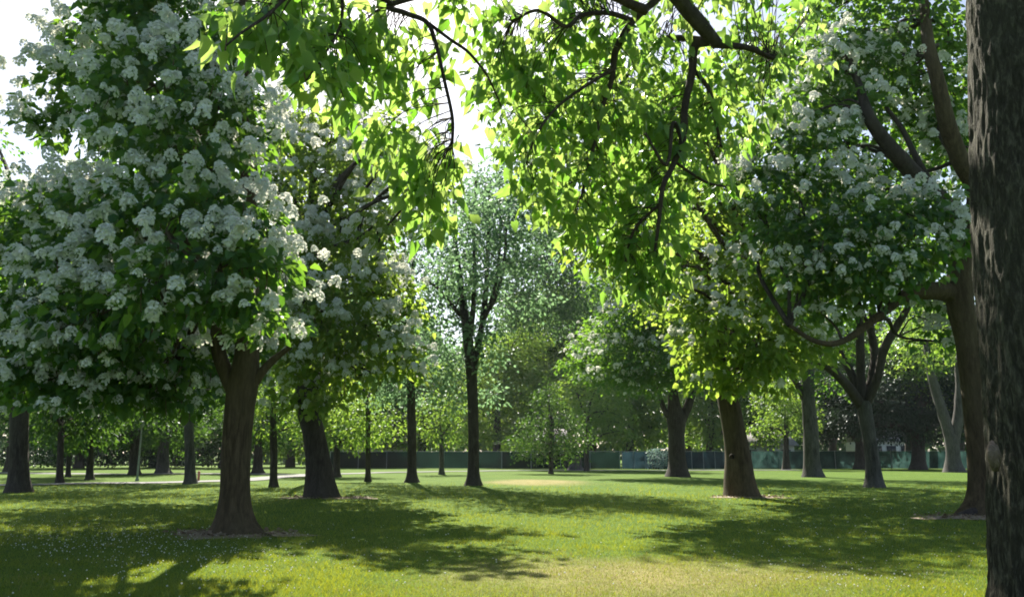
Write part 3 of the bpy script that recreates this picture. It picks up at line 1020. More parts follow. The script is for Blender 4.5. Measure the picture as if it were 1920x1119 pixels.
# high resolution trunk with ridged bark relief
Vt, Ft = tube(pts, rad, 260, 44, .05, 77, .25, 5, .9)
ax8 = np.interp(Vt[:, 2], np.array([q[2] for q in pts]), np.array([q[0] for q in pts]))
ay8 = np.interp(Vt[:, 2], np.array([q[2] for q in pts]), np.array([q[1] for q in pts]))
o8 = np.stack([Vt[:, 0] - ax8, Vt[:, 1] - ay8, 0 * ax8], -1)
th8 = np.arctan2(o8[:, 1], o8[:, 0])
o8 = unit(o8)
warp = vnoise(np.stack([np.cos(th8) * 2, np.sin(th8) * 2, Vt[:, 2] * 1.3], -1), 4) * 2.2
q1 = np.stack([np.cos(th8) * 7 + warp, np.sin(th8) * 7 + warp, Vt[:, 2] * 2.2], -1)
ridge = 1 - np.abs(2 * vnoise(q1, 9) - 1)
q2 = np.stack([np.cos(th8) * 17, np.sin(th8) * 17, Vt[:, 2] * 6], -1)
ridge2 = 1 - np.abs(2 * vnoise(q2, 10) - 1)
plate = vnoise(np.stack([np.cos(th8) * 12, np.sin(th8) * 12, Vt[:, 2] * 14], -1), 12)
Vt = Vt + o8 * ((.024 * (ridge - .75) + .016 * (ridge2 - .7) + .009 * (plate - .5) + .008 * (vnoise(np.stack([np.cos(th8) * 34, np.sin(th8) * 34, Vt[:, 2] * 11], -1), 15) - .5)))[:, None]
tr8 = part('trunk', Vt, Ft, BARK['near'], t8, smooth=True)
# pale scar where a bough came off, its sunlit spot put into the colour
sc_ = P(1856, 852, D8 - .33) + np.array([.012, .03, 0])
mb = MB()
mb.add(*tube([sc_ + np.array([.12, .14, -.10]), sc_ + np.array([.07, .06, -.07]), sc_ + np.array([.055, .035, -.02]), sc_ + np.array([.05, .03, .03]), sc_ + np.array([.065, .05, .06]), sc_ + np.array([.11, .14, .09])], [.02, .035, .045, .04, .03, .012], 22, 6, .4, 5, zfreq=16))
mb.build('bark_scar', bark_mat('scar_wood', (.04, .03, .024), (.15, .115, .09), (.30, .24, .19), 9, 34, .9), t8, smooth=True, label='pale scar of a lost bough, sunlight in its colour')


def D_limb(path, name='limb', seed=1, sides=10, mat='twig'):
    pts, rad = [], []
    for px, py, rp, dd in path:
        pts.append(P(px, py, dd))
        rad.append(rp * M(dd) * 1.2)
    V, Fc = tube(pts, rad, sides, 6, .1, seed, 0, zfreq=2.5)
    part(name, V, Fc, BARK[mat], t8, smooth=True)
    return catmull(np.array(pts), 5)


hi = top + np.array([-.1, .35, 1.5])
c_up = P(1200, -150, 11.5)
lm = [hi, hi + np.array([-.6, 1.6, 1.9]), hi + np.array([-1.0, 3.4, 2.6]), P(1225, -90, 11.2), P(1275, 0, 11.9), P(1315, 48, 12.2), P(1346, 84, 12.4)]
lr = [.26, .22, .19, .16, .135, .125, .10]
V, Fc = tube(lm, lr, 12, 6, .09, 91, 0, zfreq=2)
part('limb', V, Fc, BARK['dark'], t8, smooth=True)
BR = [
    [(1330, 78, 9, 12.4), (1303, 88, 8, 12.5), (1297, 140, 7, 12.5), (1284, 200, 6.5, 12.4), (1281, 260, 6, 12.3), (1262, 310, 5, 12.2), (1243, 350, 4.5, 12.0), (1236, 410, 3.5, 12.0), (1228, 470, 2.5, 12)],
    [(1322, 76, 6, 12.4), (1280, 72, 5.5, 12.8), (1240, 76, 5, 13.2), (1200, 105, 4.5, 13.5), (1170, 150, 3.5, 13.6), (1120, 210, 2.5, 13.8)],
    [(1262, -30, 9, 11.6), (1225, 5, 7, 11.6), (1185, 42, 6.5, 11.7), (1155, 95, 6, 11.8), (1147, 150, 5, 11.9), (1130, 200, 4, 12), (1112, 280, 3, 12), (1090, 370, 2.5, 12)],
    [(1190, 40, 5, 11.7), (1140, 25, 4.5, 11.4), (1090, 30, 4, 11), (1060, 50, 3.5, 10.8), (1010, 20, 3, 10.6), (960, 40, 2.5, 10.6)],
    [(1300, 130, 4, 12.5), (1330, 170, 3.6, 12.6), (1340, 220, 3, 12.7), (1352, 270, 2, 12.8)],
    [(1280, 270, 3.5, 12.3), (1262, 230, 3.2, 12.2), (1250, 310, 3, 12), (1210, 250, 2.2, 12)],
    [(1210, 20, 9, 11.2), (1060, -40, 7, 10.2), (900, -30, 6, 9.6), (735, 8, 5, 9.4), (760, 25, 4.6, 9.4), (800, 42, 4.2, 9.4), (818, 85, 3.6, 9.4), (833, 150, 3.2, 9.4), (848, 220, 3, 9.4), (848, 270, 2.5, 9.4)],
    [(805, 45, 3.2, 9.4), (845, 75, 3, 9.5), (880, 100, 2.8, 9.6), (915, 145, 2, 9.8), (940, 200, 1.6, 10)],
    [(735, 8, 4.6, 9.4), (640, -40, 4, 8.6), (560, -20, 3.5, 7.9), (500, 30, 3, 7.4), (455, 60, 2.4, 7.0), (425, 85, 1.8, 6.8)],
    [(640, -40, 3.4, 8.6), (640, 40, 2.6, 8.8), (610, 100, 2, 8.6), (575, 150, 1.4, 8.3)],
    [(1150, 130, 3, 11.8), (1070, 180, 2.6, 11.4), (1020, 230, 2.2, 11.2), (985, 300, 1.8, 11.2)],
    [(1240, 380, 3, 12), (1190, 430, 2.4, 12.2), (1170, 500, 1.6, 12.4)],
    [(1340, 84, 6, 12.4), (1400, 90, 5, 12.8), (1450, 110, 3, 13.2)],
    [(1260, 300, 3, 12.2), (1320, 340, 2.4, 12.6), (1360, 350, 1.6, 12.9)],
]
bp_ = [D_limb(q, 'branch', 120 + k, 8) for k, q in enumerate(BR)]
BP = np.vstack(bp_)
# leafy sprays: (px, py, rx, ry, D, sprays)
OV = [
    (455, 50, 60, 60, 7.2, 17), (540, 60, 70, 70, 8.0, 26), (500, 90, 50, 45, 7.3, 12), (620, 60, 70, 65, 8.8, 30), (700, 70, 60, 60, 9.2, 24), (590, 130, 50, 36, 8.2, 14), (660, 150, 50, 40, 9, 15), (730, 130, 36, 36, 9.4, 8),
    (800, 90, 40, 40, 9.5, 10), (770, 160, 40, 36, 9.4, 7), (730, 270, 45, 45, 9.6, 13), (780, 310, 42, 50, 9.4, 20), (815, 370, 34, 40, 9.4, 14), (850, 290, 26, 30, 9.5, 5), (800, 410, 26, 20, 9.4, 6), (690, 220, 30, 26, 9.6, 6),
    (930, 60, 60, 70, 10.6, 34), (1000, 110, 70, 70, 11, 42), (940, 170, 45, 70, 10.8, 22), (1080, 60, 75, 60, 11.4, 40), (1160, 100, 70, 80, 12, 44), (1050, 200, 70, 70, 11.6, 44), (990, 290, 50, 60, 11.2, 26), (1130, 230, 70, 75, 12.2, 50),
    (1240, 150, 70, 80, 12.6, 50), (1330, 150, 70, 75, 12.8, 44), (1420, 130, 60, 60, 13.2, 30), (1480, 90, 60, 60, 13.6, 26), (1400, 60, 60, 50, 13.2, 22), (1250, 40, 70, 50, 12.2, 22), (1220, 270, 70, 70, 12.4, 50), (1310, 260, 65, 65, 12.8, 38), (1400, 230, 45, 50, 13.2, 18),
    (1090, 330, 65, 60, 12, 40), (1010, 370, 36, 36, 11.4, 13), (1180, 370, 70, 60, 12.4, 46), (1270, 350, 55, 55, 12.6, 30), (1340, 345, 36, 30, 12.9, 12), (1090, 420, 50, 40, 12, 24), (1170, 460, 60, 45, 12.4, 36), (1240, 450, 45, 50, 12.2, 24), (1180, 520, 46, 30, 12.4, 20), (1230, 510, 32, 26, 12.3, 10),
    (1100, -60, 160, 60, 11, 60), (800, -70, 160, 50, 9.5, 40), (1350, -60, 160, 60, 12.5, 50), (560, -60, 90, 40, 7.8, 20), (1520, 30, 40, 50, 13.8, 12),
]
sp, tw = [], MB()
for px, py, rx, ry, dd, n in OV:
    n = max(4, int(n * .66))
    q = unit(r.normal(size=(n, 3))) * (r.random((n, 1)) ** (1 / 3))
    m_ = M(dd)
    c_ = P(px, py, dd + .45)
    s_ = np.array([rx * m_, min(1.3, .9 * (rx + ry) / 2 * m_ + .25), ry * m_])
    sp.append(c_ + q * s_)
sp = np.vstack(sp)
for s_ in sp:
    k = int(np.argmin(np.sum((BP - s_) ** 2, 1) + np.where(BP[:, 2] < s_[2] + .15, .8, 0) + .5 * r.random(len(BP))))
    a_ = BP[k]
    L_ = np.linalg.norm(s_ - a_)
    if L_ > 2.2:
        a_ = s_ + (a_ - s_) * (1.2 / L_)
    mid = (a_ + s_) / 2 + np.array([0, 0, .16 * min(L_, 1)]) + r.normal(size=3) * .07 * L_
    tw.add(*tube([a_, mid, s_], [.008, .006, .003], 4, 4, 0))
tw.build('twigs', BARK['twig'], t8, smooth=True)
per = 7
n = len(sp)
dirs = unit(np.stack([r.normal(size=n), r.normal(size=n), -.5 + .3 * r.normal(size=n)], -1))
tt = np.tile(np.linspace(0, 1, per), n)
off = r.normal(size=(n * per, 3)) * np.array([.17, .17, .12])
lp = np.repeat(sp, per, 0) + off + np.repeat(dirs, per, 0) * (.12 * tt)[:, None]
hx = np.stack([r.normal(size=n * per), r.normal(size=n * per), np.zeros(n * per)], -1)
axl = unit(off) * .45 + hx * .40 + np.array([0, 0, -.85])
V, Fc, tnt = leaf_arrays(lp, axl, .215 * r.uniform(.5, 1.35, n * per), 'heart', r, .25)
part('crown', V, Fc, LEAF['overhang'], t8, attrs={'tint': tnt})
pods(t8, sp[r.random(n) < .05], r, .4, .009)

# ================================================================== MIDDLE AND FAR TREES


def simple_tree(name, label, base, trunk, clumps, leaf, bark, seed, dens, per, spread, size, group=None, limbs=True, bl=0.0, D=None, flare=.3, **kw):
    """base (px,py) on the ground; trunk [(px,py,r)...]; clumps in photo pixels"""
    r = np.random.default_rng(seed)
    Dd = GD(base[1]) if D is None else D
    if D is None:
        b = base_of(*base)
    else:
        q = P(base[0], HOR, D)
        b = np.array([q[0], D, 0.0])
    t = thing(name, b, label, 'tree', group)
    pts, rad = trunk_path(trunk, Dd)
    pts[0] = np.array([b[0], b[1], b[2] - .05])
    V, Fc = tube(pts, rad, 10, 4, .08, seed, flare, 4)
    part('trunk', V, Fc, BARK[bark], t, smooth=True)
    C = clump_px(clumps, Dd)
    p, d = crown(t, C, leaf, r, dens, int(per * 1.75), spread, size * .74, 'kite', **kw)
    if limbs:
        anc = catmull(np.array(pts), 3)
        limbs_to(t, anc[len(anc) // 3:], C, r, max(.04, rad[-1] * 1.1), BARK[bark])
    if bl:
        ok = (d[:, 2] > -.1) & (r.random(len(d)) < bl) & ((d[:, 1] < .35) | (d[:, 2] > .6))
        blossoms(t, p[ok] + d[ok] * .25 + np.array([0, 0, .2]), r, 0, True, 1.2)
    return t


# left edge dark trunk
simple_tree('dark_trunked_tree', 'thick dark trunked tree at the far left beside the asphalt path', (35, 922), [(35, 922, 22), (35, 895, 17), (35, 840, 15.5), (36, 760, 15.5), (38, 680, 15), (30, 560, 11), (20, 420, 7)],
            [(-70, 340, 60, 60, 0), (-60, 450, 70, 70, 0), (30, 470, 60, 50, 2), (110, 520, 80, 70, 2), (190, 600, 80, 70, 3), (60, 560, 80, 80, 4), (60, 580, 80, 60, 2), (-30, 600, 80, 60, 0), (100, 690, 70, 40, 2), (0, 700, 60, 35, 0), (-12, 262, 26, 22, 3), (0, 640, 90, 50, -4)], 'catalpa', 'dark', 201, 1.9, 11, .34, .32, bl=.25)
simple_tree('park_tree', 'straight slim pole like trunk between the dark left trunk and the big catalpa', (357, 906), [(357, 906, 13), (357, 890, 10), (355, 830, 9), (353, 770, 9), (354, 700, 8), (356, 600, 5)],
            [(340, 740, 90, 36, 2), (270, 760, 70, 40, 3), (400, 730, 70, 40, 3), (330, 680, 110, 50, 3), (220, 720, 70, 40, 3), (430, 690, 60, 50, 4), (330, 600, 90, 50, 0), (250, 520, 80, 60, 0), (380, 480, 90, 60, 0), (300, 400, 80, 60, 1), (400, 360, 70, 50, 1), (180, 620, 80, 50, 1)], 'dark', 'grey', 202, 1.5, 11, .42, .36)
simple_tree('added_shade_tree', 'pale leafy tree added behind the leaning brown trunk to shade the lawn', (1378, 904), [(1378, 904, 14), (1376, 880, 11), (1374, 800, 10), (1372, 700, 9), (1366, 600, 7), (1360, 500, 4)],  # this and the next two trees are added to cast shade on the lawn
            [(1300, 420, 70, 50, 0), (1380, 400, 70, 50, 0), (1250, 480, 60, 50, 0), (1330, 500, 80, 50, 0), (1430, 480, 70, 50, 0), (1230, 560, 50, 40, 0), (1300, 590, 70, 40, -1), (1400, 580, 70, 50, -1), (1480, 560, 60, 50, 0), (1340, 660, 60, 30, 0), (1460, 640, 50, 40, 0)], 'sun_tinted', 'dark', 221, .9, 12, .42, .36)
simple_tree('added_shade_tree', 'leafy tree added behind the leaning dark catalpa to shade the lawn', (592, 905), [(592, 905, 13), (590, 880, 10), (585, 800, 9), (582, 700, 8), (585, 600, 6), (590, 480, 4)],
            [(560, 380, 70, 50, 0), (640, 380, 70, 50, 0), (520, 450, 60, 50, 0), (600, 460, 80, 50, 0), (690, 460, 60, 50, 0), (540, 540, 70, 50, 0), (640, 550, 80, 50, 0), (720, 540, 50, 45, 0), (600, 630, 80, 40, 0), (690, 630, 60, 40, 0), (520, 620, 60, 40, 0)], 'sun_tinted', 'dark', 222, .6, 12, .42, .36)
simple_tree('added_shade_tree', 'dark leafy tree added behind the big forked trunk to shade the lawn', (446, 933), [(446, 933, 20), (446, 900, 15), (448, 820, 13), (450, 700, 11), (452, 560, 8), (450, 420, 5)],
            [(380, 360, 90, 60, 0), (470, 380, 80, 60, 0), (320, 440, 80, 60, 0), (420, 460, 90, 60, 0), (510, 460, 70, 60, 0), (340, 540, 90, 60, 0), (450, 560, 90, 60, 0), (300, 620, 80, 50, 0), (400, 640, 80, 40, 0), (240, 520, 70, 60, 1), (250, 400, 70, 60, 1)], 'dark', 'dark', 223, 1.0, 12, .36, .31)
simple_tree('park_tree', 'slim trunk seen between the forked catalpa and the leaning dark one', (513, 913), [(513, 913, 10), (513, 895, 7.5), (513, 850, 7), (512, 800, 6.5), (512, 730, 4)],
            [(500, 790, 40, 26, 0), (540, 770, 36, 26, 0), (510, 740, 50, 30, 0), (560, 800, 20, 20, 1), (480, 750, 30, 30, 1)], 'bright', 'dark', 203, 1.8, 10, .34, .28)
simple_tree('park_tree', 'small round leafy tree right of the leaning dark catalpa, thin bare stem', (690, 902), [(690, 902, 7.5), (690, 885, 5), (690, 840, 4.5), (690, 790, 4), (688, 740, 3)],
            [(690, 770, 40, 30, 0), (720, 800, 30, 26, -.5), (660, 800, 30, 26, -.5), (690, 820, 40, 20, -1), (735, 780, 22, 22, 0), (650, 770, 26, 24, .5)], 'bright', 'dark', 204, 1.7, 10, .36, .28)
simple_tree('tall_park_tree', 'tall tree with bluish crown just left of the lone central tree', (772, 904), [(772, 904, 13), (772, 885, 9), (772, 830, 8.5), (771, 760, 8), (770, 680, 7), (772, 580, 5), (775, 480, 3)],
            [(760, 430, 46, 40, 0), (800, 460, 40, 40, 0), (735, 480, 40, 36, 0), (780, 520, 52, 40, -1), (720, 540, 36, 36, 1), (750, 600, 56, 40, -1), (810, 600, 36, 40, 0), (740, 670, 60, 40, 0), (800, 680, 42, 40, 0), (770, 400, 30, 30, 1), (820, 650, 40, 36, 1), (825, 560, 36, 40, 1), (700, 720, 46, 36, 0), (770, 730, 52, 32, 0)], 'cool', 'dark', 205, 1.5, 11, .40, .30)
simple_tree('young_tree', 'young tree with pale stem before the green fence, left of the central tree', (828, 889), [(828, 889, 6), (828, 875, 4.5), (828, 850, 4.5), (828, 820, 3.5)],
            [(825, 810, 36, 26, 0), (850, 790, 30, 26, 0), (805, 780, 30, 30, 0), (830, 760, 40, 30, 0)], 'bright', 'grey', 206, 1.1, 10, .45, .36)
simple_tree('bushy_young_tree', 'bushy cone shaped dark green tree in front of the long green fence', (1033, 888), [(1033, 888, 5), (1033, 875, 4), (1033, 840, 4), (1033, 780, 3)],
            [(1030, 760, 26, 26, 0), (1010, 800, 36, 26, -.6), (1055, 800, 36, 26, 0), (990, 830, 34, 20, 0), (1035, 830, 40, 22, -1), (1080, 830, 32, 20, 0), (1030, 735, 16, 20, 0), (1010, 850, 36, 14, 0), (1060, 850, 34, 14, 0)], 'dark', 'dark', 207, 2.0, 10, .40, .30)
simple_tree('park_tree', 'thin dark trunk right of the bushy cone shaped tree', (1100, 883), [(1100, 883, 6), (1100, 870, 4.5), (1100, 830, 4.5), (1102, 780, 4)],
            [(1100, 780, 40, 30, 0), (1140, 770, 40, 30, 0), (1120, 730, 60, 36, 1), (1150, 810, 40, 24, 0), (1080, 740, 40, 36, 2)], 'bright', 'dark', 208, 1.0, 10, .5, .40)
simple_tree('grey_trunked_tree', 'tall grey trunk standing between the leaning brown trunk and the vase shaped tree', (1525, 894), [(1525, 894, 21), (1523, 870, 15), (1520, 810, 14), (1515, 740, 13), (1516, 690, 11), (1520, 640, 9), (1525, 560, 5)],
            [(1500, 640, 50, 36, 0), (1560, 650, 46, 40, 0), (1540, 590, 60, 40, 0), (1470, 680, 40, 30, 0), (1560, 720, 30, 22, -1), (1480, 600, 46, 36, 1), (1520, 510, 70, 50, 0), (1580, 450, 70, 50, 0), (1490, 430, 70, 50, 0), (1440, 520, 60, 50, 0), (1620, 520, 60, 50, 0), (1560, 380, 70, 50, 0)], 'catalpa', 'grey', 209, 1.4, 10, .42, .34)
put_limb(bpy.data.objects['grey_trunked_tree'], [(1514, 760, 8), (1503, 735, 7), (1488, 710, 5), (1470, 690, 4)], GD(894), 'dark', 3)
tV = simple_tree('forked_tree', 'pale grey tree with a wide V shaped fork at the right by the fence', (1790, 885), [(1790, 885, 18), (1788, 868, 13), (1786, 840, 12), (1782, 815, 12)],
                 [(1730, 620, 50, 40, 0), (1800, 640, 50, 40, 0), (1760, 580, 60, 40, 0), (1720, 680, 26, 26, -1)], 'bright', 'grey', 210, .9, 10, .5, .42, limbs=False)
put_limb(tV, [(1784, 830, 10), (1770, 780, 10), (1754, 730, 8.5), (1744, 690, 7.5), (1736, 640, 5)], GD(885), 'grey', 4)
put_limb(tV, [(1788, 830, 10), (1797, 780, 9.5), (1800, 730, 8.5), (1799, 680, 7.5), (1803, 640, 5)], GD(885), 'grey', 5)
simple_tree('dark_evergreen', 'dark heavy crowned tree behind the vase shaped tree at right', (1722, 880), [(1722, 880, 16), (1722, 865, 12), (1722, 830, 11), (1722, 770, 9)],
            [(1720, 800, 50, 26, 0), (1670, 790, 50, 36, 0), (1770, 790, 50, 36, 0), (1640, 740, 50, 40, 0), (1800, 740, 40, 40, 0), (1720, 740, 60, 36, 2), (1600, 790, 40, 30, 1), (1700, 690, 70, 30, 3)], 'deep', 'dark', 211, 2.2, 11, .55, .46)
simple_tree('bright_maple', 'sunlit yellow green tree glowing between the vase shaped tree and the V forked tree', (1705, 878), [(1705, 878, 10), (1705, 840, 8), (1705, 760, 7)],
            [(1700, 640, 42, 36, -6), (1740, 660, 40, 40, -6), (1710, 710, 42, 36, -6), (1735, 740, 32, 26, -6), (1680, 690, 30, 30, -5)], 'overhang', 'dark', 212, 1.4, 11, .5, .44)
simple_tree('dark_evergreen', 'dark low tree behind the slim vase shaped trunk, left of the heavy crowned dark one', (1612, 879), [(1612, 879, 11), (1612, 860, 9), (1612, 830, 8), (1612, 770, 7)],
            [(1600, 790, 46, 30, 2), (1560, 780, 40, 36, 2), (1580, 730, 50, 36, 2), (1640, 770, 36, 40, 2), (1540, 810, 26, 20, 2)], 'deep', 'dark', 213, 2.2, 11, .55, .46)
simple_tree('park_tree', 'small leafy tree in front of the teal fence, left of the tall grey trunk', (1474, 880), [(1474, 880, 8), (1474, 862, 6), (1474, 830, 5), (1474, 790, 4)],
            [(1475, 790, 40, 26, 0), (1450, 760, 36, 26, 0), (1505, 770, 36, 28, 0), (1480, 735, 46, 26, 0), (1500, 805, 26, 14, 0), (1440, 800, 26, 16, 0)], 'bright', 'dark', 214, 1.1, 10, .5, .40)
# left distance
for k, (px, py, wpx, lab, leaf) in enumerate((
        (112, 906, 6, 'short dark trunk beyond the path, nearest the dark left trunk', 'dark'),
        (168, 899, 6, 'dark trunk beyond the path second from the dark left trunk', 'dark'),
        (252, 890, 9, 'stout far trunk standing halfway between the dark left trunk and the slim pole like trunk', 'dark'),
        (305, 887, 10, 'far grey trunk with a broad foot left of the slim pole like trunk', 'dark'),
        (128, 894, 4, 'thin far trunk behind the short dark trunk beyond the path', 'dark'),
        (483, 887, 8, 'far trunk just right of the big forked catalpa trunk', 'dark'),
        (631, 894, 6, 'thin dark trunk just right of the leaning dark catalpa', 'bright'))):
    rr = np.random.default_rng(300 + k)
    mpx = 1.0
    cl = [(px + rr.uniform(-45, 45), 790 + rr.uniform(-40, 25), rr.uniform(36, 54), rr.uniform(24, 38), rr.uniform(-1, 3)) for _ in range(9)]
    simple_tree('park_tree', lab, (px, py), [(px, py, wpx * 1.5), (px, py - 10, wpx * 1.1), (px + 1, 850, wpx), (px + 2, 800, wpx * .8)], cl, leaf, 'dark' if k != 3 else 'grey', 310 + k, 1.5, 10, .5, .40)

# far tree belt behind the fence: (px, D, [clumps], leaf, label)
BELT = [
    (20, 78, [(0, 640, 60, 60, 0), (60, 700, 60, 50, 0), (10, 760, 60, 40, 0), (-40, 600, 60, 60, 0), (80, 780, 50, 40, 0)], 'dark', 'green far tree seen behind the dark left trunk'),
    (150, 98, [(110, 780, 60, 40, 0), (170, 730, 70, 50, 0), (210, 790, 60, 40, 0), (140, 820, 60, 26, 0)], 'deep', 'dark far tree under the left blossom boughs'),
    (290, 104, [(260, 780, 60, 40, 0), (310, 740, 70, 50, 0), (350, 800, 60, 40, 0), (290, 825, 60, 24, 0)], 'dark', 'dark green far tree behind the slim pole like trunk'),
    (420, 100, [(390, 790, 50, 40, 0), (440, 760, 60, 50, 0), (480, 810, 50, 36, 0), (410, 830, 50, 20, 0)], 'dark', 'far tree hidden half behind the big forked trunk'),
    (545, 108, [(520, 790, 50, 40, 0), (570, 760, 60, 50, 0), (620, 800, 50, 40, 0), (560, 835, 60, 20, 0)], 'bright', 'pale green far tree behind the leaning dark catalpa'),
    (660, 112, [(640, 740, 60, 50, 0), (690, 690, 60, 60, 0), (700, 780, 60, 40, 0), (640, 810, 50, 30, 0)], 'dark', 'far dark tree above the left end of the green fence'),
    (790, 116, [(760, 760, 60, 50, 0), (820, 730, 60, 50, 0), (840, 800, 60, 36, 0), (780, 820, 50, 26, 0)], 'bright', 'far light tree above the green fence left of the central trunk'),
    (930, 112, [(930, 700, 50, 50, 0), (970, 650, 50, 50, 0), (920, 770, 50, 50, 0), (980, 740, 50, 50, 0), (950, 820, 50, 26, 0)], 'bright', 'far sunlit tree just right of the central trunk'),
    (1010, 126, [(990, 590, 46, 40, 0), (1040, 570, 50, 40, 0), (1060, 640, 56, 46, 0), (1000, 660, 50, 40, 0), (1040, 720, 60, 46, 0), (1080, 580, 40, 36, 0)], 'bright', 'tallest far sunlit tree behind the bushy cone shaped tree'),
    (1110, 120, [(1110, 640, 56, 46, 0), (1140, 570, 50, 46, 0), (1120, 700, 56, 46, 0), (1180, 620, 50, 50, 0)], 'dark', 'far darker tree behind the white flowering catalpa at centre right'),
    (1180, 112, [(1150, 790, 50, 36, 0), (1210, 760, 50, 40, 0), (1170, 740, 50, 40, 0), (1230, 800, 40, 26, 0), (1130, 760, 40, 36, 0), (1190, 820, 50, 20, 0)], 'bright', 'far pale leafy tree drooping over the blue fence'),
    (1330, 114, [(1310, 780, 46, 36, 0), (1340, 740, 50, 46, 0), (1420, 750, 50, 46, 0), (1330, 820, 40, 20, 0), (1440, 800, 40, 26, 0)], 'bright', 'far light tree behind the leaning brown trunk'),
    (1560, 122, [(1540, 740, 60, 50, 0), (1600, 700, 60, 60, 0), (1480, 730, 50, 46, 0), (1560, 660, 60, 50, 0), (1620, 640, 50, 50, 0)], 'dark', 'far green tree behind the tall grey trunk'),
    (1800, 118, [(1780, 720, 60, 50, 0), (1840, 700, 60, 60, 0), (1820, 780, 60, 46, 0), (1790, 640, 60, 60, 0), (1740, 600, 60, 50, 0)], 'dark', 'far dark tree behind the V forked tree'),
    (1030, 104, [(990, 520, 50, 40, 0), (1050, 500, 50, 40, 0), (1020, 450, 44, 36, 0), (960, 580, 46, 40, 0), (1080, 560, 46, 40, 0), (1020, 590, 56, 40, 0), (1070, 440, 40, 36, 0)], 'wood', 'tall hazy far tree filling the sky right of the lone central tree'),
    (1290, 124, [(1280, 540, 50, 46, 0), (1330, 590, 50, 50, 0), (1240, 600, 50, 46, 0), (1300, 660, 50, 46, 0)], 'bright', 'far pale tree top above the white flowering catalpa'),
    (720, 122, [(700, 590, 46, 40, 0), (740, 620, 46, 46, 0), (700, 660, 50, 46, 0), (760, 690, 50, 46, 0)], 'cool', 'far bluish tree behind the tall tree with bluish crown'),
]
for k, (px, Dd, cl, leaf, lab) in enumerate(BELT):
    simple_tree('far_tree', lab, (px, 0), [(px, 875, 9), (px, 860, 8), (px + 2, 820, 7), (px + 3, 760, 5)], cl, leaf, 'dark', 400 + k, .95, 12, .80, .60, D=Dd, limbs=Dd > 105, low_keep=.75)

# ================================================================== FENCES, HOUSES, SMALL THINGS
def screen_mat(name, c0, c1, scale):
    m = N(name)
    n1 = m.noise(scale, 4, .6, m.mapped((1, 1, .8)))
    c = m.ramp(n1, [(.35, c0), (.68, c1)])
    a, b = m.n('ShaderNodeBsdfDiffuse'), m.n('ShaderNodeBsdfTranslucent')
    m.l(c, a.inputs['Color'])
    m.l(c, b.inputs['Color'])
    x = m.n('ShaderNodeMixShader')
    x.inputs[0].default_value = .5
    m.l(a.outputs[0], x.inputs[1])
    m.l(b.outputs[0], x.inputs[2])
    m.l(x.outputs[0], m.out.inputs[0])
    return m.m


FAB_G = screen_mat('dark_green_screen', (0.004, 0.014, 0.010), (0.009, 0.024, 0.018), .6)
FAB_B = screen_mat('blue_screen', (0.010, 0.027, 0.037), (0.022, 0.048, 0.062), .8)
FAB_T = screen_mat('teal_screen', (0.009, 0.026, 0.025), (0.046, 0.096, 0.090), .7)  # strong mottling paints dappled light onto the fabric
STEEL = plain_mat('galvanised_steel', (0.16, 0.19, 0.21), (0.26, 0.30, 0.32), 4, .5)
DF = 93.0


def screen_fence(name, px0, px1, D0, D1, h, mat, label, step, posts=True):
    a, b = P(px0, HOR, D0), P(px1, HOR, D1)
    a[2] = b[2] = 0
    t = thing(name, (a + b) / 2, label, 'fence')
    L = np.linalg.norm(b - a)
    n = int(L / step)
    dirv = (b - a) / L
    nrm = np.array([dirv[1], -dirv[0], 0])
    # fabric hangs between posts with a slight belly
    nu, nv = n * 6, 6
    V = []
    for iu in range(nu + 1):
        s = iu / nu
        for iv in range(nv + 1):
            z = .06 + (h - .06) * iv / nv
            sag = .05 * math.sin(math.pi * ((s * n) % 1)) * math.sin(math.pi * iv / nv) + .012 * math.sin(iu * 1.7 + iv)
            V.append(a + (b - a) * s + nrm * (sag) + np.array([0, 0, z - (.04 * math.sin(math.pi * ((s * n) % 1)) if iv == nv else 0)]))
    F_ = []
    for iu in range(nu):
        for iv in range(nv):
            q = iu * (nv + 1) + iv
            F_.append((q, q + nv + 1, q + nv + 2, q + 1))
    part('screen', V, F_, mat, t, smooth=True)
    for k in range(n + 1):
        c = a + (b - a) * k / n + nrm * .09
        V, Fc = tube([c, c + np.array([0, 0, h * .5]), c + np.array([0, 0, h + .08])], [.035, .035, .035], 8, 2, 0)
        part('post', V, Fc, STEEL, t, smooth=True)
    V, Fc = tube([a + np.array([0, 0, h + .03]) - nrm * .03, (a + b) / 2 + np.array([0, 0, h + .03]) - nrm * .03, b + np.array([0, 0, h + .03]) - nrm * .03], [.025] * 3, 6, 2, 0)
    part('rail', V, Fc, STEEL, t, smooth=True)
    return t


screen_fence('screened_fence', 620, 1162, 96, DF, 1.95, FAB_G, 'long dark green screened fence along the back of the park, left of the blue one', 3.2)
screen_fence('screened_fence', 1166, 1405, DF, DF, 1.95, FAB_B, 'blue screened fence with pale upright posts behind the centre right trunks', 1.25)
screen_fence('screened_fence', 1409, 1880, DF, DF - 1, 2.0, FAB_T, 'teal screened fence with dappled light in its colour, running behind the right hand trunks', 3.0)


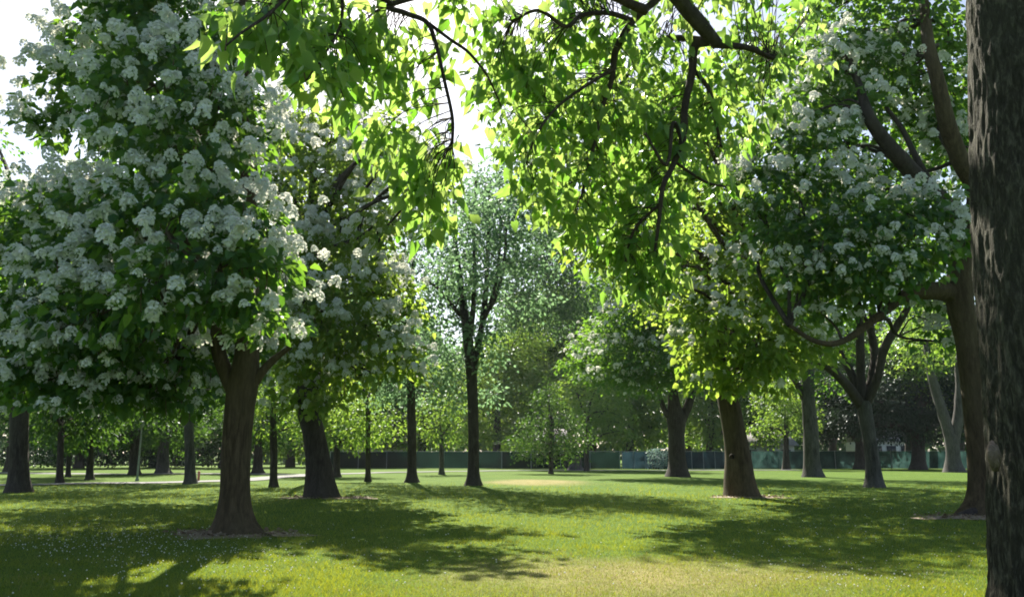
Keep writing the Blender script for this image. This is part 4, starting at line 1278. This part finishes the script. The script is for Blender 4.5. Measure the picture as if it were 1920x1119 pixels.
def leafy_box(name, px0, px1, D, h, depth, leaf, label, cat, seed, n, size):
    rr = np.random.default_rng(seed)
    a, b = P(px0, HOR, D), P(px1, HOR, D)
    base = np.array([(a[0] + b[0]) / 2, D, 0])
    q = rr.random((n, 3))
    q[:, 1] = np.where(rr.random(n) < .7, q[:, 1] * .25, q[:, 1])
    pos = np.stack([a[0] + (b[0] - a[0]) * q[:, 0], D + depth * (q[:, 1] - .1), .05 + h * q[:, 2] + .12 * h * vnoise(np.stack([q[:, 0] * 22, q[:, 1], 0 * q[:, 0]], -1), seed)], -1)
    V, Fc, t = leaf_arrays(pos, rr.normal(size=(n, 3)) + np.array([0, -.3, .2]), size * rr.uniform(.6, 1.3, n), 'kite', rr)
    o = thing(name, base, label, cat)
    part('foliage', V, Fc, LEAF[leaf], o, attrs={'tint': t})
    for k in range(7):
        x = a[0] + (b[0] - a[0]) * (k + .5) / 7
        part('stem', *tube([(x, D + depth * .4, -.03), (x + .05, D + depth * .4, h * .5), (x - .1, D + depth * .4, h * .85)], [.05, .04, .02], 5, 2, 0), BARK['twig'], o, smooth=True)
    return o


def woods():
    rr = np.random.default_rng(77)
    n = 80000
    x = rr.uniform(-120, 125, n)
    q = rr.random(n)
    top = 21 + 9 * vnoise(np.stack([x * .07, 0 * x, 0 * x], -1), 5) + 5 * vnoise(np.stack([x * .25, 0 * x, 0 * x], -1), 6)
    z = .1 + top * q
    bul = 6 * vnoise(np.stack([x * .16, z * .2, 0 * x], -1), 8) * np.sqrt(np.clip(1 - q * .8, 0, 1))
    y = 148 - bul + rr.exponential(2.0, n) + 9 * q ** 2
    pos = np.stack([x, y, z], -1)
    ax = rr.normal(size=(n, 3)) + np.array([0, -.3, -.5])
    V, Fc, t = leaf_arrays(pos, ax, rr.uniform(.7, 1.5, n), 'kite', rr)
    tag(part('far_woods', V, Fc, LEAF['wood'], attrs={'tint': t}), 'dense green wood closing the view behind the fences', 'woods', kind='stuff')


woods()
leafy_box('shade_band', -60, 430, 100, 2.2, 1.6, 'deep', 'low dark leafy band standing in for the tree shade at the far left', 'shade_band', 501, 5200, .34)  # dark leaves put where the far trees only lie in shade
leafy_box('shrub', 1214, 1256, 91.5, 2.0, .9, 'pale_teal', 'pale teal bush against the blue fence', 'bush', 502, 420, .26)

# houses beyond the fence
BRICK = plain_mat('house_brick', (0.20, 0.09, 0.06), (0.32, 0.16, 0.11), 6, .9)
WHITE = plain_mat('white_siding', (0.62, 0.62, 0.60), (0.75, 0.75, 0.73), 2, .7)
ROOF = plain_mat('grey_shingle', (0.20, 0.19, 0.21), (0.32, 0.31, 0.33), 3, .9)
REDR = plain_mat('red_shingle', (0.26, 0.08, 0.05), (0.36, 0.13, 0.08), 3, .9)
GLASS = plain_mat('dark_window_glass', (0.03, 0.035, 0.04), (0.05, 0.06, 0.07), 2, .15)


def house(px0, px1, D, eave, ridge, wall, roof, label, wins=3, chim=True):
    a, b = P(px0, HOR, D), P(px1, HOR, D)
    x0, x1 = a[0], b[0]
    dep = 8.0
    t = thing('house', ((x0 + x1) / 2, D, 0), label, 'house')
    mb = MB()
    mb.box((x0, D, 0), (x1, D + dep, eave))
    mb.build('wall', wall, t)
    mb = MB()
    e = .5
    V = [(x0 - e, D - e, eave - .1), (x1 + e, D - e, eave - .1), (x1 + e, D + dep / 2, ridge), (x0 - e, D + dep / 2, ridge), (x0 - e, D + dep + e, eave - .1), (x1 + e, D + dep + e, eave - .1)]
    V2 = [(x, y, z + .2) for x, y, z in V]
    mb.add(V + V2, [(6, 7, 8, 9), (9, 8, 11, 10), (0, 3, 2, 1), (3, 4, 5, 2), (0, 1, 7, 6), (4, 10, 11, 5), (0, 6, 9, 3), (3, 9, 10, 4), (1, 2, 8, 7), (2, 5, 11, 8)])
    rf = mb.build('roof', roof, t)
    if chim:
        mb = MB()
        cxm = x0 + (x1 - x0) * .3
        mb.box((cxm, D + dep * .4, eave), (cxm + .9, D + dep * .4 + .8, ridge + 1.3))
        mb.build('chimney', BRICK, t)
    for k in range(wins):
        xc = x0 + (x1 - x0) * (k + .5) / wins
        mb = MB()
        mb.box((xc - .75, D - .06, eave - 1.9), (xc + .75, D + .02, eave - .5))
        wv = mb.build('window', WHITE, t)
        mb = MB()
        mb.box((xc - .65, D - .09, eave - 1.8), (xc + .65, D - .05, eave - .6))
        mb.build('pane', GLASS, t)
        bpy.data.objects[-1] if False else None
    return t


house(1395, 1490, 116, 2.9, 4.7, WHITE, ROOF, 'grey roofed pale house beyond the teal fence near the tall grey trunk', 3)
house(1632, 1712, 112, 3.4, 4.9, WHITE, ROOF, 'white house with grey roof seen over the teal fence by the heavy dark tree', 3, False)
house(640, 760, 118, 2.6, 4.2, WHITE, ROOF, 'pale house with lilac grey roof glimpsed over the left part of the green fence', 4)
house(1010, 1060, 124, 3.6, 5.4, BRICK, ROOF, 'brick house behind the bushy cone shaped tree', 2, False)

# old stump like grey trunk by the fence
b = base_of(1080, 881)
st = thing('tree_stump', b, 'broad pale grey cut trunk beside the bushy cone shaped tree', 'stump')
V, Fc = tube([b + np.array([0, 0, -.05]), b + np.array([0, 0, .4]), b + np.array([.05, 0, 1.0]), b + np.array([.05, 0, 1.45])], [.75, .52, .45, .42], 14, 5, .12, 6, .4, 4)
part('trunk', V, Fc, BARK['grey'], st, smooth=True)
V, Fc = tube([b + np.array([.05, 0, 1.44]), b + np.array([.05, 0, 1.47])], [.43, .02], 14, 2, .05, 6)
part('cut_top', V, Fc, plain_mat('cut_wood', (.22, .18, .13), (.32, .27, .2), 5), st)

# small reddish marker post next to the slim trunk, thin pole left of it
RED = plain_mat('faded_red_paint', (0.34, 0.13, 0.10), (0.45, 0.2, 0.16), 6, .6)
b = base_of(372, 902)
mk = thing('marker_post', b, 'short faded red post at the foot of the slim pole like trunk', 'post')
V, Fc = tube([b, b + np.array([0, 0, .3]), b + np.array([0, 0, .52])], [.075, .07, .065], 10, 2, 0)
part('shaft', V, Fc, RED, mk, smooth=True)
V, Fc = tube([b + np.array([0, 0, .52]), b + np.array([0, 0, .57]), b + np.array([0, 0, .62])], [.085, .08, .01], 10, 2, 0)
part('cap', V, Fc, RED, mk, smooth=True)
b = base_of(257, 901)
lp_ = thing('lamp_post', b, 'thin grey pole beside the path left of the slim pole like trunk', 'pole')
V, Fc = tube([b, b + np.array([0, 0, 1.6]), b + np.array([0, 0, 3.3])], [.07, .055, .045], 10, 3, 0)
part('pole', V, Fc, STEEL, lp_, smooth=True)
V, Fc = tube([b + np.array([0, 0, -.02]), b + np.array([0, 0, .12]), b + np.array([0, 0, .2])], [.12, .11, .07], 10, 2, 0)
part('base', V, Fc, STEEL, lp_, smooth=True)
V, Fc = tube([b + np.array([0, 0, 3.3]), b + np.array([0, 0, 3.45]), b + np.array([0, 0, 3.65]), b + np.array([0, 0, 3.7])], [.06, .14, .12, .02], 10, 2, 0)
part('lamp_head', V, Fc, STEEL, lp_, smooth=True)

# ================================================================== AIR
HAZE = 0.00012
m = N('summer_haze')
pv = m.n('ShaderNodeVolumePrincipled')
pv.inputs['Color'].default_value = (0.86, 0.93, 1.0, 1)
pv.inputs['Density'].default_value = HAZE
pv.inputs['Anisotropy'].default_value = 0.35
m.l(pv.outputs[0], m.out.inputs['Volume'])
mb = MB()
mb.box((-1600, -1600, -1.2), (1600, 1600, 46))
hz = mb.build('haze', m.m)
tag(hz, 'thin bluish summer haze among the far trees', 'haze', kind='stuff')

GROUPS = {'catalpa_tree': 'flowering catalpas in the park', 'park_tree': 'slim trees scattered over the lawn', 'far_tree': 'far trees behind the fence',
          'added_shade_tree': 'trees added behind the catalpas to shade the lawn', 'dark_evergreen': 'dark evergreens at the right', 'house': 'houses beyond the fence',
          'screened_fence': 'screened fences along the back', 'path': 'asphalt paths', 'dirt_patch': 'bare dirt round the trunks'}
for o in list(scene.objects):
    if o.parent is None:
        g = GROUPS.get(o.name.split('.')[0])
        if g:
            o['group'] = g
